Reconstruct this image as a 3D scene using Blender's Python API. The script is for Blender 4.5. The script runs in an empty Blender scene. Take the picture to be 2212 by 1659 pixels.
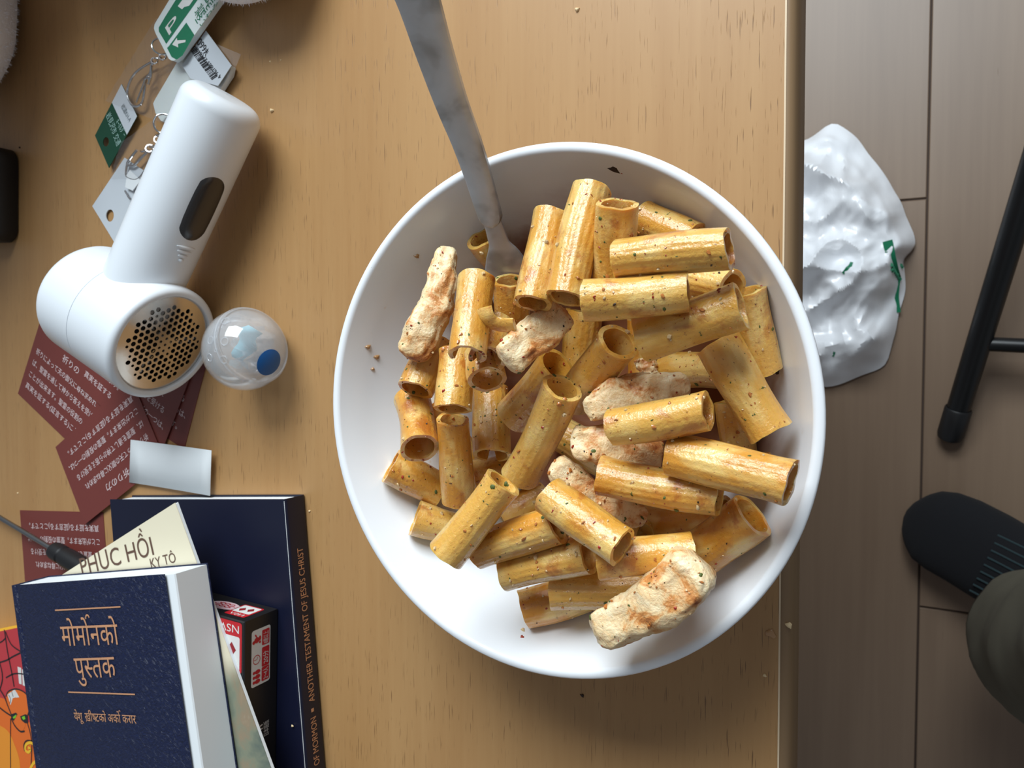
import bpy, math, random
import numpy as np
from mathutils import Vector, Matrix, noise

random.seed(7)
C = bpy.context.scene.collection
scene = bpy.context.scene

# ------------------------------------------------------------------ camera, world, lights, exposure
T = 0.70                                   # table top height
EYE = np.array([0.0, 0.0, 1.03])
TH, PH, F = math.radians(27.582), math.radians(-2.305), 1661.0
VD = np.array([-math.sin(TH) * math.cos(PH), math.sin(PH), -math.cos(TH) * math.cos(PH)])
VR = np.array([math.cos(TH), 0.0, -math.sin(TH)])
VU = np.cross(VR, VD)
cd = bpy.data.cameras.new('camera')
cd.sensor_width = 36.0
cd.lens = 36.0 * F / 2212.0
cd.clip_start = 0.02
cd.dof.use_dof = True                      # the floor and the far table corner are slightly soft in the photograph
cd.dof.focus_distance = 0.292
cd.dof.aperture_fstop = 30.0
cd.clip_end = 50
cam = bpy.data.objects.new('camera', cd)
C.objects.link(cam)
cam.matrix_world = Matrix(((VR[0], VU[0], -VD[0], EYE[0]), (VR[1], VU[1], -VD[1], EYE[1]), (VR[2], VU[2], -VD[2], EYE[2]), (0, 0, 0, 1)))
scene.camera = cam

world = bpy.data.worlds.new('world')
scene.world = world
world.use_nodes = True
bg = world.node_tree.nodes['Background']
bg.inputs[0].default_value = (0.86, 0.92, 1.0, 1)
bg.inputs[1].default_value = 0.215


def area(name, loc, target, sx, sy, power, color):
    d = bpy.data.lights.new(name, 'AREA')
    d.shape = 'RECTANGLE'
    d.size, d.size_y = sx, sy
    d.energy = power
    d.color = color
    o = bpy.data.objects.new(name, d)
    C.objects.link(o)
    o.location = loc
    o.rotation_euler = (Vector(target) - Vector(loc)).to_track_quat('-Z', 'Y').to_euler()
    return o


area('window_daylight', (-0.24, 1.36, 1.86), (-0.14, 0.0, 0.7), 1.15, 1.0, 57.0, (0.86, 0.95, 1.0))

vs = scene.view_settings
scene.display_settings.display_device = 'sRGB'
vs.view_transform = 'Standard'
vs.look = 'None'
vs.exposure = 0.0
vs.gamma = 1.0
vs.use_curve_mapping = False


# ------------------------------------------------------------------ small tools
def at(x, y, z):
    """World point on the horizontal plane z under photograph pixel (x, y)."""
    v = VD + (x - 1106.0) / F * VR - (y - 829.5) / F * VU
    return EYE + v * (z - EYE[2]) / v[2]


def V(p):
    return Vector((float(p[0]), float(p[1]), float(p[2])))


def unit(v):
    v = np.asarray(v, float)
    return v / np.linalg.norm(v)


def tag(o, label=None, cat=None, group=None, kind=None):
    if label: o['label'] = label
    if cat: o['category'] = cat
    if group: o['group'] = group
    if kind: o['kind'] = kind
    return o


def empty(name, loc=(0, 0, 0), **kw):
    o = bpy.data.objects.new(name, None)
    o.empty_display_size = 0.01
    C.objects.link(o)
    o.location = V(loc)
    return tag(o, **kw)


class MB:
    def __init__(s):
        s.v, s.f = [], []

    def add(s, vs, fs):
        b = len(s.v)
        s.v += [tuple(float(c) for c in p) for p in vs]
        s.f += [tuple(i + b for i in f) for f in fs]
        return s

    def box(s, c, x, y, z):
        """Box centred at c with half-axis vectors x, y, z."""
        c, x, y, z = map(lambda q: np.asarray(q, float), (c, x, y, z))
        vs = [c + i * x + j * y + k * z for k in (-1, 1) for j in (-1, 1) for i in (-1, 1)]
        return s.add(vs, [(0, 2, 3, 1), (4, 5, 7, 6), (0, 1, 5, 4), (2, 6, 7, 3), (0, 4, 6, 2), (1, 3, 7, 5)])

    def prism(s, poly, up):
        """Polygon (list of 3D points) extruded by the vector up."""
        n = len(poly)
        up = np.asarray(up, float)
        poly = [np.asarray(p, float) for p in poly]
        a = np.zeros(3)
        for i in range(n):
            a += np.cross(poly[i], poly[(i + 1) % n])
        if a @ up < 0:
            poly = poly[::-1]
        vs = poly + [p + up for p in poly]
        fs = [tuple(range(n))[::-1], tuple(range(n, 2 * n))]
        fs += [(i, (i + 1) % n, n + (i + 1) % n, n + i) for i in range(n)]
        return s.add(vs, fs)

    def lathe(s, prof, o=(0, 0, 0), ax=(0, 0, 1), n=48, closed=False):
        """Profile [(r, h)] spun around the axis ax through o."""
        o, ax = np.asarray(o, float), unit(ax)
        e1 = unit(np.cross(ax, [1, 0, 0] if abs(ax[0]) < .9 else [0, 1, 0]))
        e2 = np.cross(ax, e1)
        vs, fs = [], []
        for r, h in prof:
            for k in range(n):
                a = 2 * math.pi * k / n
                vs.append(o + ax * h + (e1 * math.cos(a) + e2 * math.sin(a)) * max(r, 1e-5))
        m = len(prof)
        for i in range(m if closed else m - 1):
            j = (i + 1) % m
            for k in range(n):
                l = (k + 1) % n
                fs.append((i * n + k, i * n + l, j * n + l, j * n + k))
        return s.add(vs, fs)

    def tube(s, pts, rad, n=10, cap=True, flat=None):
        pts = [np.asarray(p, float) for p in pts]
        if not hasattr(rad, '__len__'):
            rad = [rad] * len(pts)
        vs, fs = [], []
        t0 = unit(pts[1] - pts[0])
        e = np.cross(t0, [0, 0, 1])
        if np.linalg.norm(e) < 1e-3:
            e = np.cross(t0, [1, 0, 0])
        e = unit(e)
        for i, p in enumerate(pts):
            t = unit(pts[min(i + 1, len(pts) - 1)] - pts[max(i - 1, 0)])
            e = unit(e - t * (e @ t))
            g = np.cross(t, e)
            for k in range(n):
                a = 2 * math.pi * k / n
                vs.append(p + rad[i] * (e * math.cos(a) + g * math.sin(a) * (flat or 1)))
        m = len(pts)
        for i in range(m - 1):
            for k in range(n):
                l = (k + 1) % n
                fs.append((i * n + k, (i + 1) * n + k, (i + 1) * n + l, i * n + l))
        if cap:
            fs.append(tuple(range(n)))
            fs.append(tuple(range((m - 1) * n, m * n))[::-1])
        return s.add(vs, fs)

    def ring(s, c, nrm, R, r, n=24, k=8, e=None, ry=None):
        c, nrm = np.asarray(c, float), unit(nrm)
        e1 = unit(np.cross(nrm, [1, 0, 0] if abs(nrm[0]) < .9 else [0, 1, 0])) if e is None else unit(e)
        e2 = np.cross(nrm, e1)
        ry = ry or R
        vs, fs = [], []
        for i in range(n):
            a = 2 * math.pi * i / n
            rad = e1 * math.cos(a) + e2 * math.sin(a) * 1.0
            base = c + e1 * math.cos(a) * R + e2 * math.sin(a) * ry
            for j in range(k):
                b = 2 * math.pi * j / k
                vs.append(base + rad * r * math.cos(b) + nrm * r * math.sin(b))
        for i in range(n):
            for j in range(k):
                i2, j2 = (i + 1) % n, (j + 1) % k
                fs.append((i * k + j, i2 * k + j, i2 * k + j2, i * k + j2))
        return s.add(vs, fs)

    def build(s, name, mat, parent=None, smooth=True, angle=40, origin=None):
        me = bpy.data.meshes.new(name)
        vs = s.v
        o = bpy.data.objects.new(name, me)
        C.objects.link(o)
        if origin is None and parent is None and vs:
            a = np.array(vs)
            origin = (a.min(0) + a.max(0)) / 2
            origin[2] = a[:, 2].min()
        if origin is not None:
            o.location = V(origin)
            vs = [tuple(np.asarray(p) - np.asarray(origin)) for p in vs]
        me.from_pydata(vs, [], s.f)
        me.update()
        if parent is not None:
            o.parent = parent
            o.matrix_parent_inverse = Matrix.Translation(-world_loc(parent))
        if mat is not None:
            me.materials.append(mat)
        if smooth:
            me.polygons.foreach_set('use_smooth', [True] * len(me.polygons))
            try:
                me.set_sharp_from_angle(angle=math.radians(angle))
            except Exception:
                pass
        return o


def world_loc(o):
    p = Vector((0, 0, 0))
    while o is not None:
        # every parent here only carries a translation, and inverse translations cancel it
        p = o.matrix_basis.translation + (o.matrix_parent_inverse.translation if o.parent else Vector()) + p
        o = o.parent
    return p


# ------------------------------------------------------------------ materials
def lin(c):
    return tuple(((x / 255.0) / 12.92 if x / 255.0 <= 0.04045 else ((x / 255.0 + 0.055) / 1.055) ** 2.4) for x in c)


def new_mat(name):
    m = bpy.data.materials.new(name)
    m.use_nodes = True
    nt = m.node_tree
    return m, nt, nt.nodes['Principled BSDF'], nt.nodes['Material Output']


def plain(name, rgb, rough=0.5, metal=0.0, spec=0.5, coat=0.0, sss=0.0, sheen=0.0, bump=None):
    m, nt, b, out = new_mat(name)
    col = lin(rgb)
    b.inputs['Base Color'].default_value = (*col, 1)
    b.inputs['Roughness'].default_value = rough
    b.inputs['Metallic'].default_value = metal
    b.inputs['Specular IOR Level'].default_value = spec
    b.inputs['Coat Weight'].default_value = coat
    b.inputs['Coat Roughness'].default_value = 0.15
    if sss:
        b.inputs['Subsurface Weight'].default_value = sss
        b.inputs['Subsurface Radius'].default_value = (1, .6, .35)
        b.inputs['Subsurface Scale'].default_value = 0.004
    if sheen:
        b.inputs['Sheen Weight'].default_value = sheen
    if bump:
        tc = nt.nodes.new('ShaderNodeTexCoord')
        n = nt.nodes.new('ShaderNodeTexNoise')
        n.inputs['Scale'].default_value = bump[0]
        n.inputs['Detail'].default_value = 4
        bp = nt.nodes.new('ShaderNodeBump')
        bp.inputs['Strength'].default_value = bump[1]
        bp.inputs['Distance'].default_value = bump[2]
        nt.links.new(tc.outputs['Object'], n.inputs['Vector'])
        nt.links.new(n.outputs['Fac'], bp.inputs['Height'])
        nt.links.new(bp.outputs['Normal'], b.inputs['Normal'])
    return m


class NT:
    """Terse node wiring."""
    def __init__(s, m):
        s.nt = m.node_tree

    def n(s, t, **kw):
        x = s.nt.nodes.new(t)
        for k, v in kw.items():
            setattr(x, k, v)
        return x

    def l(s, a, b):
        s.nt.links.new(a, b)

    def mapping(s, src, scale=(1, 1, 1), loc=(0, 0, 0), rot=(0, 0, 0)):
        m = s.n('ShaderNodeMapping')
        m.inputs['Scale'].default_value = scale
        m.inputs['Location'].default_value = loc
        m.inputs['Rotation'].default_value = rot
        s.l(src, m.inputs['Vector'])
        return m.outputs[0]

    def noise(s, vec, scale, detail=3, rough=0.5, dist=0):
        x = s.n('ShaderNodeTexNoise')
        x.inputs['Scale'].default_value = scale
        x.inputs['Detail'].default_value = detail
        x.inputs['Roughness'].default_value = rough
        x.inputs['Distortion'].default_value = dist
        s.l(vec, x.inputs['Vector'])
        return x.outputs['Fac']

    def ramp(s, fac, stops):
        r = s.n('ShaderNodeValToRGB')
        e = r.color_ramp.elements
        while len(e) < len(stops):
            e.new(0.5)
        for k, (p, c) in enumerate(stops):
            e[k].position = p
            e[k].color = (*c, 1) if len(c) == 3 else c
        s.l(fac, r.inputs['Fac'])
        return r.outputs['Color']

    def step(s, fac, a, b):
        r = s.n('ShaderNodeMapRange')
        r.interpolation_type = 'SMOOTHSTEP'
        r.inputs['From Min'].default_value = a
        r.inputs['From Max'].default_value = b
        s.l(fac, r.inputs['Value'])
        return r.outputs[0]

    def math(s, op, a, b=None):
        x = s.n('ShaderNodeMath', operation=op)
        for i, q in enumerate((a, b)):
            if q is None: continue
            if isinstance(q, (int, float)): x.inputs[i].default_value = q
            else: s.l(q, x.inputs[i])
        return x.outputs[0]

    def mix(s, fac, a, b, mode='MIX'):
        x = s.n('ShaderNodeMix', data_type='RGBA', blend_type=mode)
        for q, i in ((fac, 0), (a, 6), (b, 7)):
            if isinstance(q, (int, float)): x.inputs[i].default_value = q
            elif isinstance(q, tuple): x.inputs[i].default_value = (*q, 1) if len(q) == 3 else q
            else: s.l(q, x.inputs[i])
        return x.outputs[2]

    def bump(s, h, strength, dist, normal=None):
        b = s.n('ShaderNodeBump')
        b.inputs['Strength'].default_value = strength
        b.inputs['Distance'].default_value = dist
        s.l(h, b.inputs['Height'])
        if normal is not None:
            s.l(normal, b.inputs['Normal'])
        return b.outputs[0]


def wood(name, light, dark, pore, rough, pores=0.72, xs=1.0, coat=0.0):
    m, nt, b, out = new_mat(name)
    q = NT(m)
    tc = q.n('ShaderNodeTexCoord').outputs['Object']
    oi = q.n('ShaderNodeObjectInfo')
    off = q.n('ShaderNodeVectorMath', operation='SCALE')
    off.inputs['Scale'].default_value = 7.0
    cx = q.n('ShaderNodeCombineXYZ')
    q.l(oi.outputs['Random'], cx.inputs[0]); q.l(oi.outputs['Random'], cx.inputs[1])
    q.l(cx.outputs[0], off.inputs[0])
    ad = q.n('ShaderNodeVectorMath', operation='ADD')
    q.l(tc, ad.inputs[0]); q.l(off.outputs[0], ad.inputs[1])
    vec = ad.outputs[0]
    broad = q.noise(q.mapping(vec, (28 * xs, 2.2 * xs, 10)), 1.0, 4, 0.55, 0.6)
    fine = q.noise(q.mapping(vec, (260 * xs, 9 * xs, 60)), 1.0, 3, 0.6)
    f = q.math('ADD', q.math('MULTIPLY', broad, 0.65), q.math('MULTIPLY', fine, 0.35))
    col = q.ramp(f, [(0.30, lin(dark)), (0.68, lin(light))])
    pr = q.noise(q.mapping(vec, (1500 * xs, 62 * xs, 200)), 1.0, 2, 0.5)
    reg = q.step(q.noise(q.mapping(vec, (20 * xs, 5 * xs, 5)), 1.0, 2), 0.3, 0.65)
    mask = q.math('MULTIPLY', q.step(pr, pores - 0.06, pores + 0.02), q.math('ADD', q.math('MULTIPLY', reg, 0.7), 0.15))
    col = q.mix(mask, col, lin(pore))
    q.l(col, b.inputs['Base Color'])
    b.inputs['Roughness'].default_value = rough
    b.inputs['Coat Weight'].default_value = coat
    b.inputs['Coat Roughness'].default_value = 0.35
    q.l(q.bump(q.math('MULTIPLY', mask, -1.0), 0.25, 0.0004), b.inputs['Normal'])
    return m


M = {}
M['table'] = wood('table_oak_laminate', (176, 136, 89), (164, 122, 76), (108, 76, 46), 0.42, 0.69)
M['edge'] = wood('table_edge_band', (140, 112, 80), (120, 94, 66), (96, 74, 50), 0.5, 0.8)
M['edge_pale'] = plain('edge_pale_line', (214, 190, 158), 0.5)
M['floor'] = wood('floor_board', (128, 107, 88), (114, 93, 75), (90, 70, 54), 0.42, 0.80, 0.45)
M['floor_gap'] = plain('floor_groove', (58, 42, 32), 0.8)
M['white_plastic'] = plain('white_plastic', (221, 226, 231), 0.33, coat=0.1)
M['chrome'] = plain('chrome', (205, 206, 208), 0.14, metal=1.0)
M['foil'] = plain('shaver_foil', (212, 206, 198), 0.2, metal=1.0)
M['dark_inside'] = plain('dark_interior', (22, 21, 22), 0.5)
M['dark_window'] = plain('smoked_window', (40, 38, 38), 0.22, coat=0.4)
M['maroon'] = plain('maroon_card', (112, 52, 46), 0.42, bump=(900, .15, .0002))
M['card_print'] = plain('card_print_white', (216, 196, 196), 0.6)
M['white_card'] = plain('white_card', (222, 226, 228), 0.6)
M['grey_card'] = plain('pale_grey_card', (196, 202, 208), 0.55)
M['green_print'] = plain('green_print', (18, 112, 78), 0.4)
M['dark_green'] = plain('dark_green_card', (4, 64, 44), 0.5)
M['pale_green_print'] = plain('pale_green_print', (150, 186, 176), 0.6)
M['acrylic'] = plain('white_acrylic', (216, 224, 222), 0.2, coat=0.4, sss=0.2)
M['grey_print'] = plain('grey_print', (112, 122, 126), 0.6)
M['black_print'] = plain('black_print', (30, 30, 34), 0.6)
M['page'] = plain('book_pages', (226, 230, 232), 0.75)
M['copper'] = plain('copper_foil_print', (206, 150, 112), 0.38, metal=0.1)
M['cream'] = plain('cream_cover', (222, 212, 186), 0.5)
M['brown_print'] = plain('brown_print', (92, 66, 52), 0.6)
M['black_card'] = plain('black_box_card', (26, 24, 25), 0.42)
M['red_print'] = plain('red_print', (186, 28, 38), 0.45)
M['dark_red_print'] = plain('dark_red_print', (140, 24, 30), 0.45)
M['label_white'] = plain('label_white', (216, 214, 210), 0.5)
M['pink_print'] = plain('pink_white_print', (226, 190, 196), 0.5)
M['yellow_print'] = plain('yellow_print', (236, 182, 44), 0.45)
M['rose_print'] = plain('rose_red_print', (186, 56, 62), 0.45)
M['orange_print'] = plain('orange_print', (222, 106, 34), 0.45)
M['light_orange'] = plain('amber_print', (228, 142, 40), 0.45)
M['lime_print'] = plain('lime_print', (120, 190, 40), 0.45)
M['black_rubber'] = plain('black_rubber', (20, 20, 22), 0.45)
M['black_metal'] = plain('black_painted_steel', (14, 15, 17), 0.38)
M['steel'] = plain('screwdriver_steel', (150, 152, 154), 0.3, metal=1.0)
M['blue_sticker'] = plain('blue_sticker', (8, 96, 172), 0.4)
M['blue_paper'] = plain('pale_blue_paper', (152, 214, 226), 0.55)
M['fleece'] = plain('white_fleece', (240, 240, 246), 0.95, sheen=0.5, bump=(420, .6, .002))
M['black_case'] = plain('black_case_shell', (12, 12, 14), 0.5)
M['sock'] = plain('dark_navy_knit', (9, 10, 16), 0.95, sheen=0.0, bump=(700, .4, .001))
M['sock_rib'] = plain('teal_rib_stripe', (32, 52, 56), 0.95, sheen=0.2)
M['trousers'] = plain('olive_grey_cloth', (94, 90, 76), 0.9, sheen=0.0, bump=(1400, .25, .0006))
M['skin'] = plain('skin', (200, 150, 125), 0.5, sss=.1)
M['herb'] = plain('dried_herb', (80, 90, 32), 0.6)
M['chili'] = plain('chili_flake', (158, 44, 16), 0.4, coat=.4)
M['pepper'] = plain('black_pepper', (44, 26, 18), 0.5)
M['sauce_bit'] = plain('browned_sauce_bit', (184, 112, 52), 0.3, coat=.5)
M['garlic'] = plain('pale_garlic_bit', (226, 190, 140), 0.35, coat=.4, sss=.2)
M['crumb'] = plain('bread_crumb', (226, 200, 156), 0.8)
M['water'] = plain('sauce_drop', (176, 132, 86), 0.12, coat=.5)


def clear_plastic(name, tint, body, gloss, rough=0.08, body_col=(225, 230, 235), fres=0.8):
    """Thin clear film: see-through, with a little milky body and surface gloss."""
    m, nt, b, out = new_mat(name)
    q = NT(m)
    b.inputs['Base Color'].default_value = (*lin(body_col), 1)
    b.inputs['Roughness'].default_value = rough
    tr = q.n('ShaderNodeBsdfTransparent')
    tr.inputs[0].default_value = (*tint, 1)
    gl = q.n('ShaderNodeBsdfGlossy')
    gl.inputs['Roughness'].default_value = rough
    lw = q.n('ShaderNodeLayerWeight')
    lw.inputs['Blend'].default_value = 0.25
    mx = q.n('ShaderNodeMixShader')
    mx.inputs[0].default_value = body
    q.l(tr.outputs[0], mx.inputs[1]); q.l(b.outputs[0], mx.inputs[2])
    mx2 = q.n('ShaderNodeMixShader')
    q.l(q.math('ADD', q.math('MULTIPLY', lw.outputs['Fresnel'], fres), gloss), mx2.inputs[0])
    q.l(mx.outputs[0], mx2.inputs[1]); q.l(gl.outputs[0], mx2.inputs[2])
    q.l(mx2.outputs[0], out.inputs[0])
    return m


M['clear'] = clear_plastic('clear_capsule_plastic', (0.98, 0.99, 1.0), 0.17, 0.03, 0.08, (250, 252, 255), 0.25)
M['film'] = clear_plastic('clear_pouch_film', (0.985, 0.985, 0.985), 0.03, 0.015, 0.16, (240, 240, 244), 0.12)
M['bag'] = clear_plastic('milky_bag_film', (0.95, 0.96, 0.97), 0.90, 0.02, 0.30, (246, 248, 252))


def pasta_material():
    m, nt, b, out = new_mat('rigatoni')
    q = NT(m)
    tc = q.n('ShaderNodeTexCoord').outputs['Object']
    oi = q.n('ShaderNodeObjectInfo')
    r = oi.outputs['Random']
    cx = q.n('ShaderNodeCombineXYZ')
    for i, k in enumerate((3.1, 7.7, 5.3)):
        q.l(q.math('MULTIPLY', r, k), cx.inputs[i])
    ad = q.n('ShaderNodeVectorMath', operation='ADD')
    q.l(tc, ad.inputs[0]); q.l(cx.outputs[0], ad.inputs[1])
    vec = ad.outputs[0]
    base = q.ramp(r, [(0.0, lin(PASTA[0])), (0.5, lin(PASTA[1])), (1.0, lin(PASTA[2]))])
    mot = q.noise(q.mapping(vec, (70, 130, 130)), 1.0, 2, 0.5)
    col = q.mix(q.step(mot, 0.42, 0.68), base, lin(PASTA[3]))
    # sauce clinging in patches
    sauce = q.noise(vec, 75, 5, 0.62, 0.4)
    thr = q.math('SUBTRACT', 0.61, q.math('MULTIPLY', oi.outputs['Alpha'], 0.0))
    sm = q.step(q.math('ADD', sauce, q.math('MULTIPLY', q.math('SUBTRACT', q.math('FRACT', q.math('MULTIPLY', r, 9.7)), 0.5), 0.10)), 0.55, 0.70)
    col = q.mix(q.math('MULTIPLY', sm, 0.68), col, lin((172, 84, 20)))
    # browned streaks and seasoning
    st = q.step(q.noise(q.mapping(vec, (170, 300, 300)), 1.0, 5, 0.75), 0.62, 0.74)
    col = q.mix(q.math('MULTIPLY', st, 0.55), col, lin((150, 78, 30)))
    dot = q.step(q.noise(vec, 900, 2, 0.5), 0.68, 0.73)
    col = q.mix(q.math('MULTIPLY', dot, 0.7), col, lin((120, 62, 26)))
    q.l(col, b.inputs['Base Color'])
    b.inputs['Roughness'].default_value = 0.30
    b.inputs['Specular IOR Level'].default_value = 0.45
    b.inputs['Coat Weight'].default_value = 0.7
    b.inputs['Coat Roughness'].default_value = 0.10
    b.inputs['Subsurface Weight'].default_value = 0.5
    b.inputs['Subsurface Radius'].default_value = (1.0, 0.5, 0.15)
    b.inputs['Subsurface Scale'].default_value = 0.0025
    h1 = q.noise(vec, 520, 4, 0.65)
    h2 = q.noise(q.mapping(vec, (60, 520, 520)), 1.0, 2, 0.5)
    h = q.math('ADD', q.math('MULTIPLY', h1, 0.9), q.math('MULTIPLY', h2, 0.35))
    nb = q.bump(h, 0.5, 0.0010)
    q.l(nb, b.inputs['Normal'])
    q.l(nb, b.inputs['Coat Normal'])
    return m


PASTA = ((208, 140, 46), (216, 158, 64), (222, 172, 84), (230, 192, 116))
M['pasta'] = pasta_material()


def chicken_material():
    m, nt, b, out = new_mat('grilled_chicken')
    q = NT(m)
    tc = q.n('ShaderNodeTexCoord').outputs['Object']
    oi = q.n('ShaderNodeObjectInfo')
    cx = q.n('ShaderNodeCombineXYZ')
    for i, k in enumerate((3.3, 5.9, 8.3)):
        q.l(q.math('MULTIPLY', oi.outputs['Random'], k), cx.inputs[i])
    ad = q.n('ShaderNodeVectorMath', operation='ADD')
    q.l(tc, ad.inputs[0]); q.l(cx.outputs[0], ad.inputs[1])
    vec = ad.outputs[0]
    f = q.noise(vec, 90, 5, 0.65, 0.6)
    col = q.ramp(f, [(0.34, lin((246, 224, 184))), (0.52, lin((240, 204, 152))), (0.60, lin((218, 150, 84))), (0.70, lin((160, 80, 30)))])
    fib = q.step(q.noise(vec, 520, 3, 0.6), 0.60, 0.72)
    col = q.mix(q.math('MULTIPLY', fib, 0.45), col, lin((188, 120, 66)))
    q.l(col, b.inputs['Base Color'])
    b.inputs['Roughness'].default_value = 0.42
    b.inputs['Coat Weight'].default_value = 0.2
    b.inputs['Coat Roughness'].default_value = 0.2
    b.inputs['Subsurface Weight'].default_value = 0.3
    b.inputs['Subsurface Radius'].default_value = (1, .6, .4)
    b.inputs['Subsurface Scale'].default_value = 0.003
    h = q.math('ADD', q.noise(vec, 260, 5, 0.65, 0.8), q.math('MULTIPLY', q.noise(vec, 800, 2, 0.5), 0.4))
    q.l(q.bump(h, 0.65, 0.0013), b.inputs['Normal'])
    return m


M['chicken'] = chicken_material()


def bowl_material():
    """White glaze with a sauce film on the inner wall and a brown floor under the pile."""
    m, nt, b, out = new_mat('white_bowl')
    q = NT(m)
    tc = q.n('ShaderNodeTexCoord').outputs['Object']
    sp = q.n('ShaderNodeSeparateXYZ')
    q.l(tc, sp.inputs[0])
    x, y, z = sp.outputs
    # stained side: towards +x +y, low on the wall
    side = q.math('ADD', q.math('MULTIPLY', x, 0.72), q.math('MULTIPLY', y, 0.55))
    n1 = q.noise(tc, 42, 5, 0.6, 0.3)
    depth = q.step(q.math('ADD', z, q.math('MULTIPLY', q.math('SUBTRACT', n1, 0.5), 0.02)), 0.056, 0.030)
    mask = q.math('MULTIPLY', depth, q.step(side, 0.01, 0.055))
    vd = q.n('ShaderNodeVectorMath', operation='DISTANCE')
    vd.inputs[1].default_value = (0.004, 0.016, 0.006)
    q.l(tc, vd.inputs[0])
    floor_brown = q.step(q.math('ADD', vd.outputs['Value'], q.math('MULTIPLY', q.math('SUBTRACT', n1, 0.5), 0.03)), 0.080, 0.060)  # brown over the bowl floor beneath the pile
    mask = q.math('MAXIMUM', mask, floor_brown)
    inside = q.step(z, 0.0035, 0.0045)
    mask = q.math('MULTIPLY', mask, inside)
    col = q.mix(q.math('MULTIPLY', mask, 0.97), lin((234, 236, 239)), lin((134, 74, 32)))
    smear = q.math('MULTIPLY', q.step(q.noise(tc, 60, 4, 0.7), 0.66, 0.74), q.math('MULTIPLY', inside, q.step(z, 0.064, 0.056)))
    col = q.mix(q.math('MULTIPLY', smear, 0.35), col, lin((196, 160, 116)))
    q.l(col, b.inputs['Base Color'])
    b.inputs['Roughness'].default_value = 0.3
    b.inputs['Coat Weight'].default_value = 0.15
    return m


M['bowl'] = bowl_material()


def leatherette():
    m, nt, b, out = new_mat('navy_leatherette')
    q = NT(m)
    tc = q.n('ShaderNodeTexCoord').outputs['Object']
    b.inputs['Base Color'].default_value = (*lin((13, 26, 62)), 1)
    b.inputs['Roughness'].default_value = 0.36
    n = q.noise(tc, 330, 4, 0.6, 1.6)
    q.l(q.bump(n, 0.7, 0.0022), b.inputs['Normal'])
    return m


M['navy_grain'] = leatherette()
M['navy'] = plain('navy_cover', (6, 12, 38), 0.48)


def fork_steel():
    m, nt, b, out = new_mat('mottled_steel')
    q = NT(m)
    tc = q.n('ShaderNodeTexCoord').outputs['Object']
    f = q.noise(q.mapping(tc, (1, 1, 1)), 62, 3, 0.5, 0.3)
    col = q.ramp(f, [(0.34, lin((166, 164, 162))), (0.50, lin((206, 207, 208))), (0.8, lin((222, 223, 225)))])  # steel tone mottled by noise, darker in patches
    q.l(col, b.inputs['Base Color'])
    b.inputs['Metallic'].default_value = 0.75
    q.l(q.ramp(f, [(0.3, (.55, .55, .55)), (0.6, (.44, .44, .44))]), b.inputs['Roughness'])
    return m


M['fork'] = fork_steel()


def painting():
    """The printed cover picture of the booklet: soft greens, browns and greys below a plain cream head."""
    m, nt, b, out = new_mat('booklet_cover_picture')
    q = NT(m)
    tc = q.n('ShaderNodeTexCoord').outputs['Object']
    sp = q.n('ShaderNodeSeparateXYZ')
    q.l(tc, sp.inputs[0])
    n = q.noise(tc, 38, 4, 0.6, 0.4)
    pic = q.ramp(n, [(0.32, lin((92, 104, 96))), (0.5, lin((128, 132, 112))), (0.62, lin((148, 128, 104))), (0.75, lin((172, 172, 152)))])
    col = q.mix(q.step(q.math('ADD', sp.outputs[0], q.math('MULTIPLY', n, 0.012)), 0.062, 0.080), lin((222, 212, 186)), pic)
    q.l(col, b.inputs['Base Color'])
    b.inputs['Roughness'].default_value = 0.4
    return m


M['painting'] = painting()


# ------------------------------------------------------------------ lettering
def glyphs(s):
    c = bpy.data.curves.new('lettering', 'FONT')
    c.body = s
    c.size = 1.0
    c.resolution_u = 3
    o = bpy.data.objects.new('lettering', c)
    me = bpy.data.meshes.new_from_object(o)
    v = np.array([tuple(p.co) for p in me.vertices]) if len(me.vertices) else np.zeros((0, 3))
    f = [tuple(p.vertices) for p in me.polygons]
    bpy.data.objects.remove(o)
    bpy.data.curves.remove(c)
    bpy.data.meshes.remove(me)
    return v, f


def put_text(mb, s, p0, right, up, width=None, height=None, bold=0.0):
    """Lettering whose baseline starts at p0, run along right, stand along up; fitted to width and/or cap height."""
    v, f = (glyphs(s) if isinstance(s, str) else s)
    if not len(v):
        return
    x0, x1 = v[:, 0].min(), v[:, 0].max()
    sx = width / (x1 - x0) if width else None
    sy = height / 0.70 if height else None
    sx = sx or sy
    sy = sy or sx
    right, up, p0 = unit(right), unit(up), np.asarray(p0, float)
    pts = [p0 + right * (q[0] - x0) * sx + up * q[1] * sy for q in v]
    mb.add(pts, f)


def line_px(mb, s, a, b, z, height=None, lift=0.0002):
    """Lettering on a level surface at height z between two photograph points of its baseline."""
    p0, p1 = at(*a, z + lift), at(*b, z + lift)
    w = np.linalg.norm(p1 - p0)
    r = (p1 - p0) / w
    put_text(mb, s, p0, r, np.cross([0, 0, 1.0], r), w, height)


def stroke_pts(mb, pts, w, nrm=(0, 0, 1)):
    """A flat inked line through 3D points."""
    pts = [np.asarray(p, float) for p in pts]
    vs, fs = [], []
    for i, p in enumerate(pts):
        t = unit(pts[min(i + 1, len(pts) - 1)] - pts[max(i - 1, 0)])
        n = np.cross(nrm, t)
        ww = w[i] if hasattr(w, '__len__') else w
        vs += [p + n * ww / 2, p - n * ww / 2]
    for i in range(len(pts) - 1):
        fs.append((2 * i, 2 * i + 1, 2 * i + 3, 2 * i + 2))
    mb.add(vs, fs)


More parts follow.
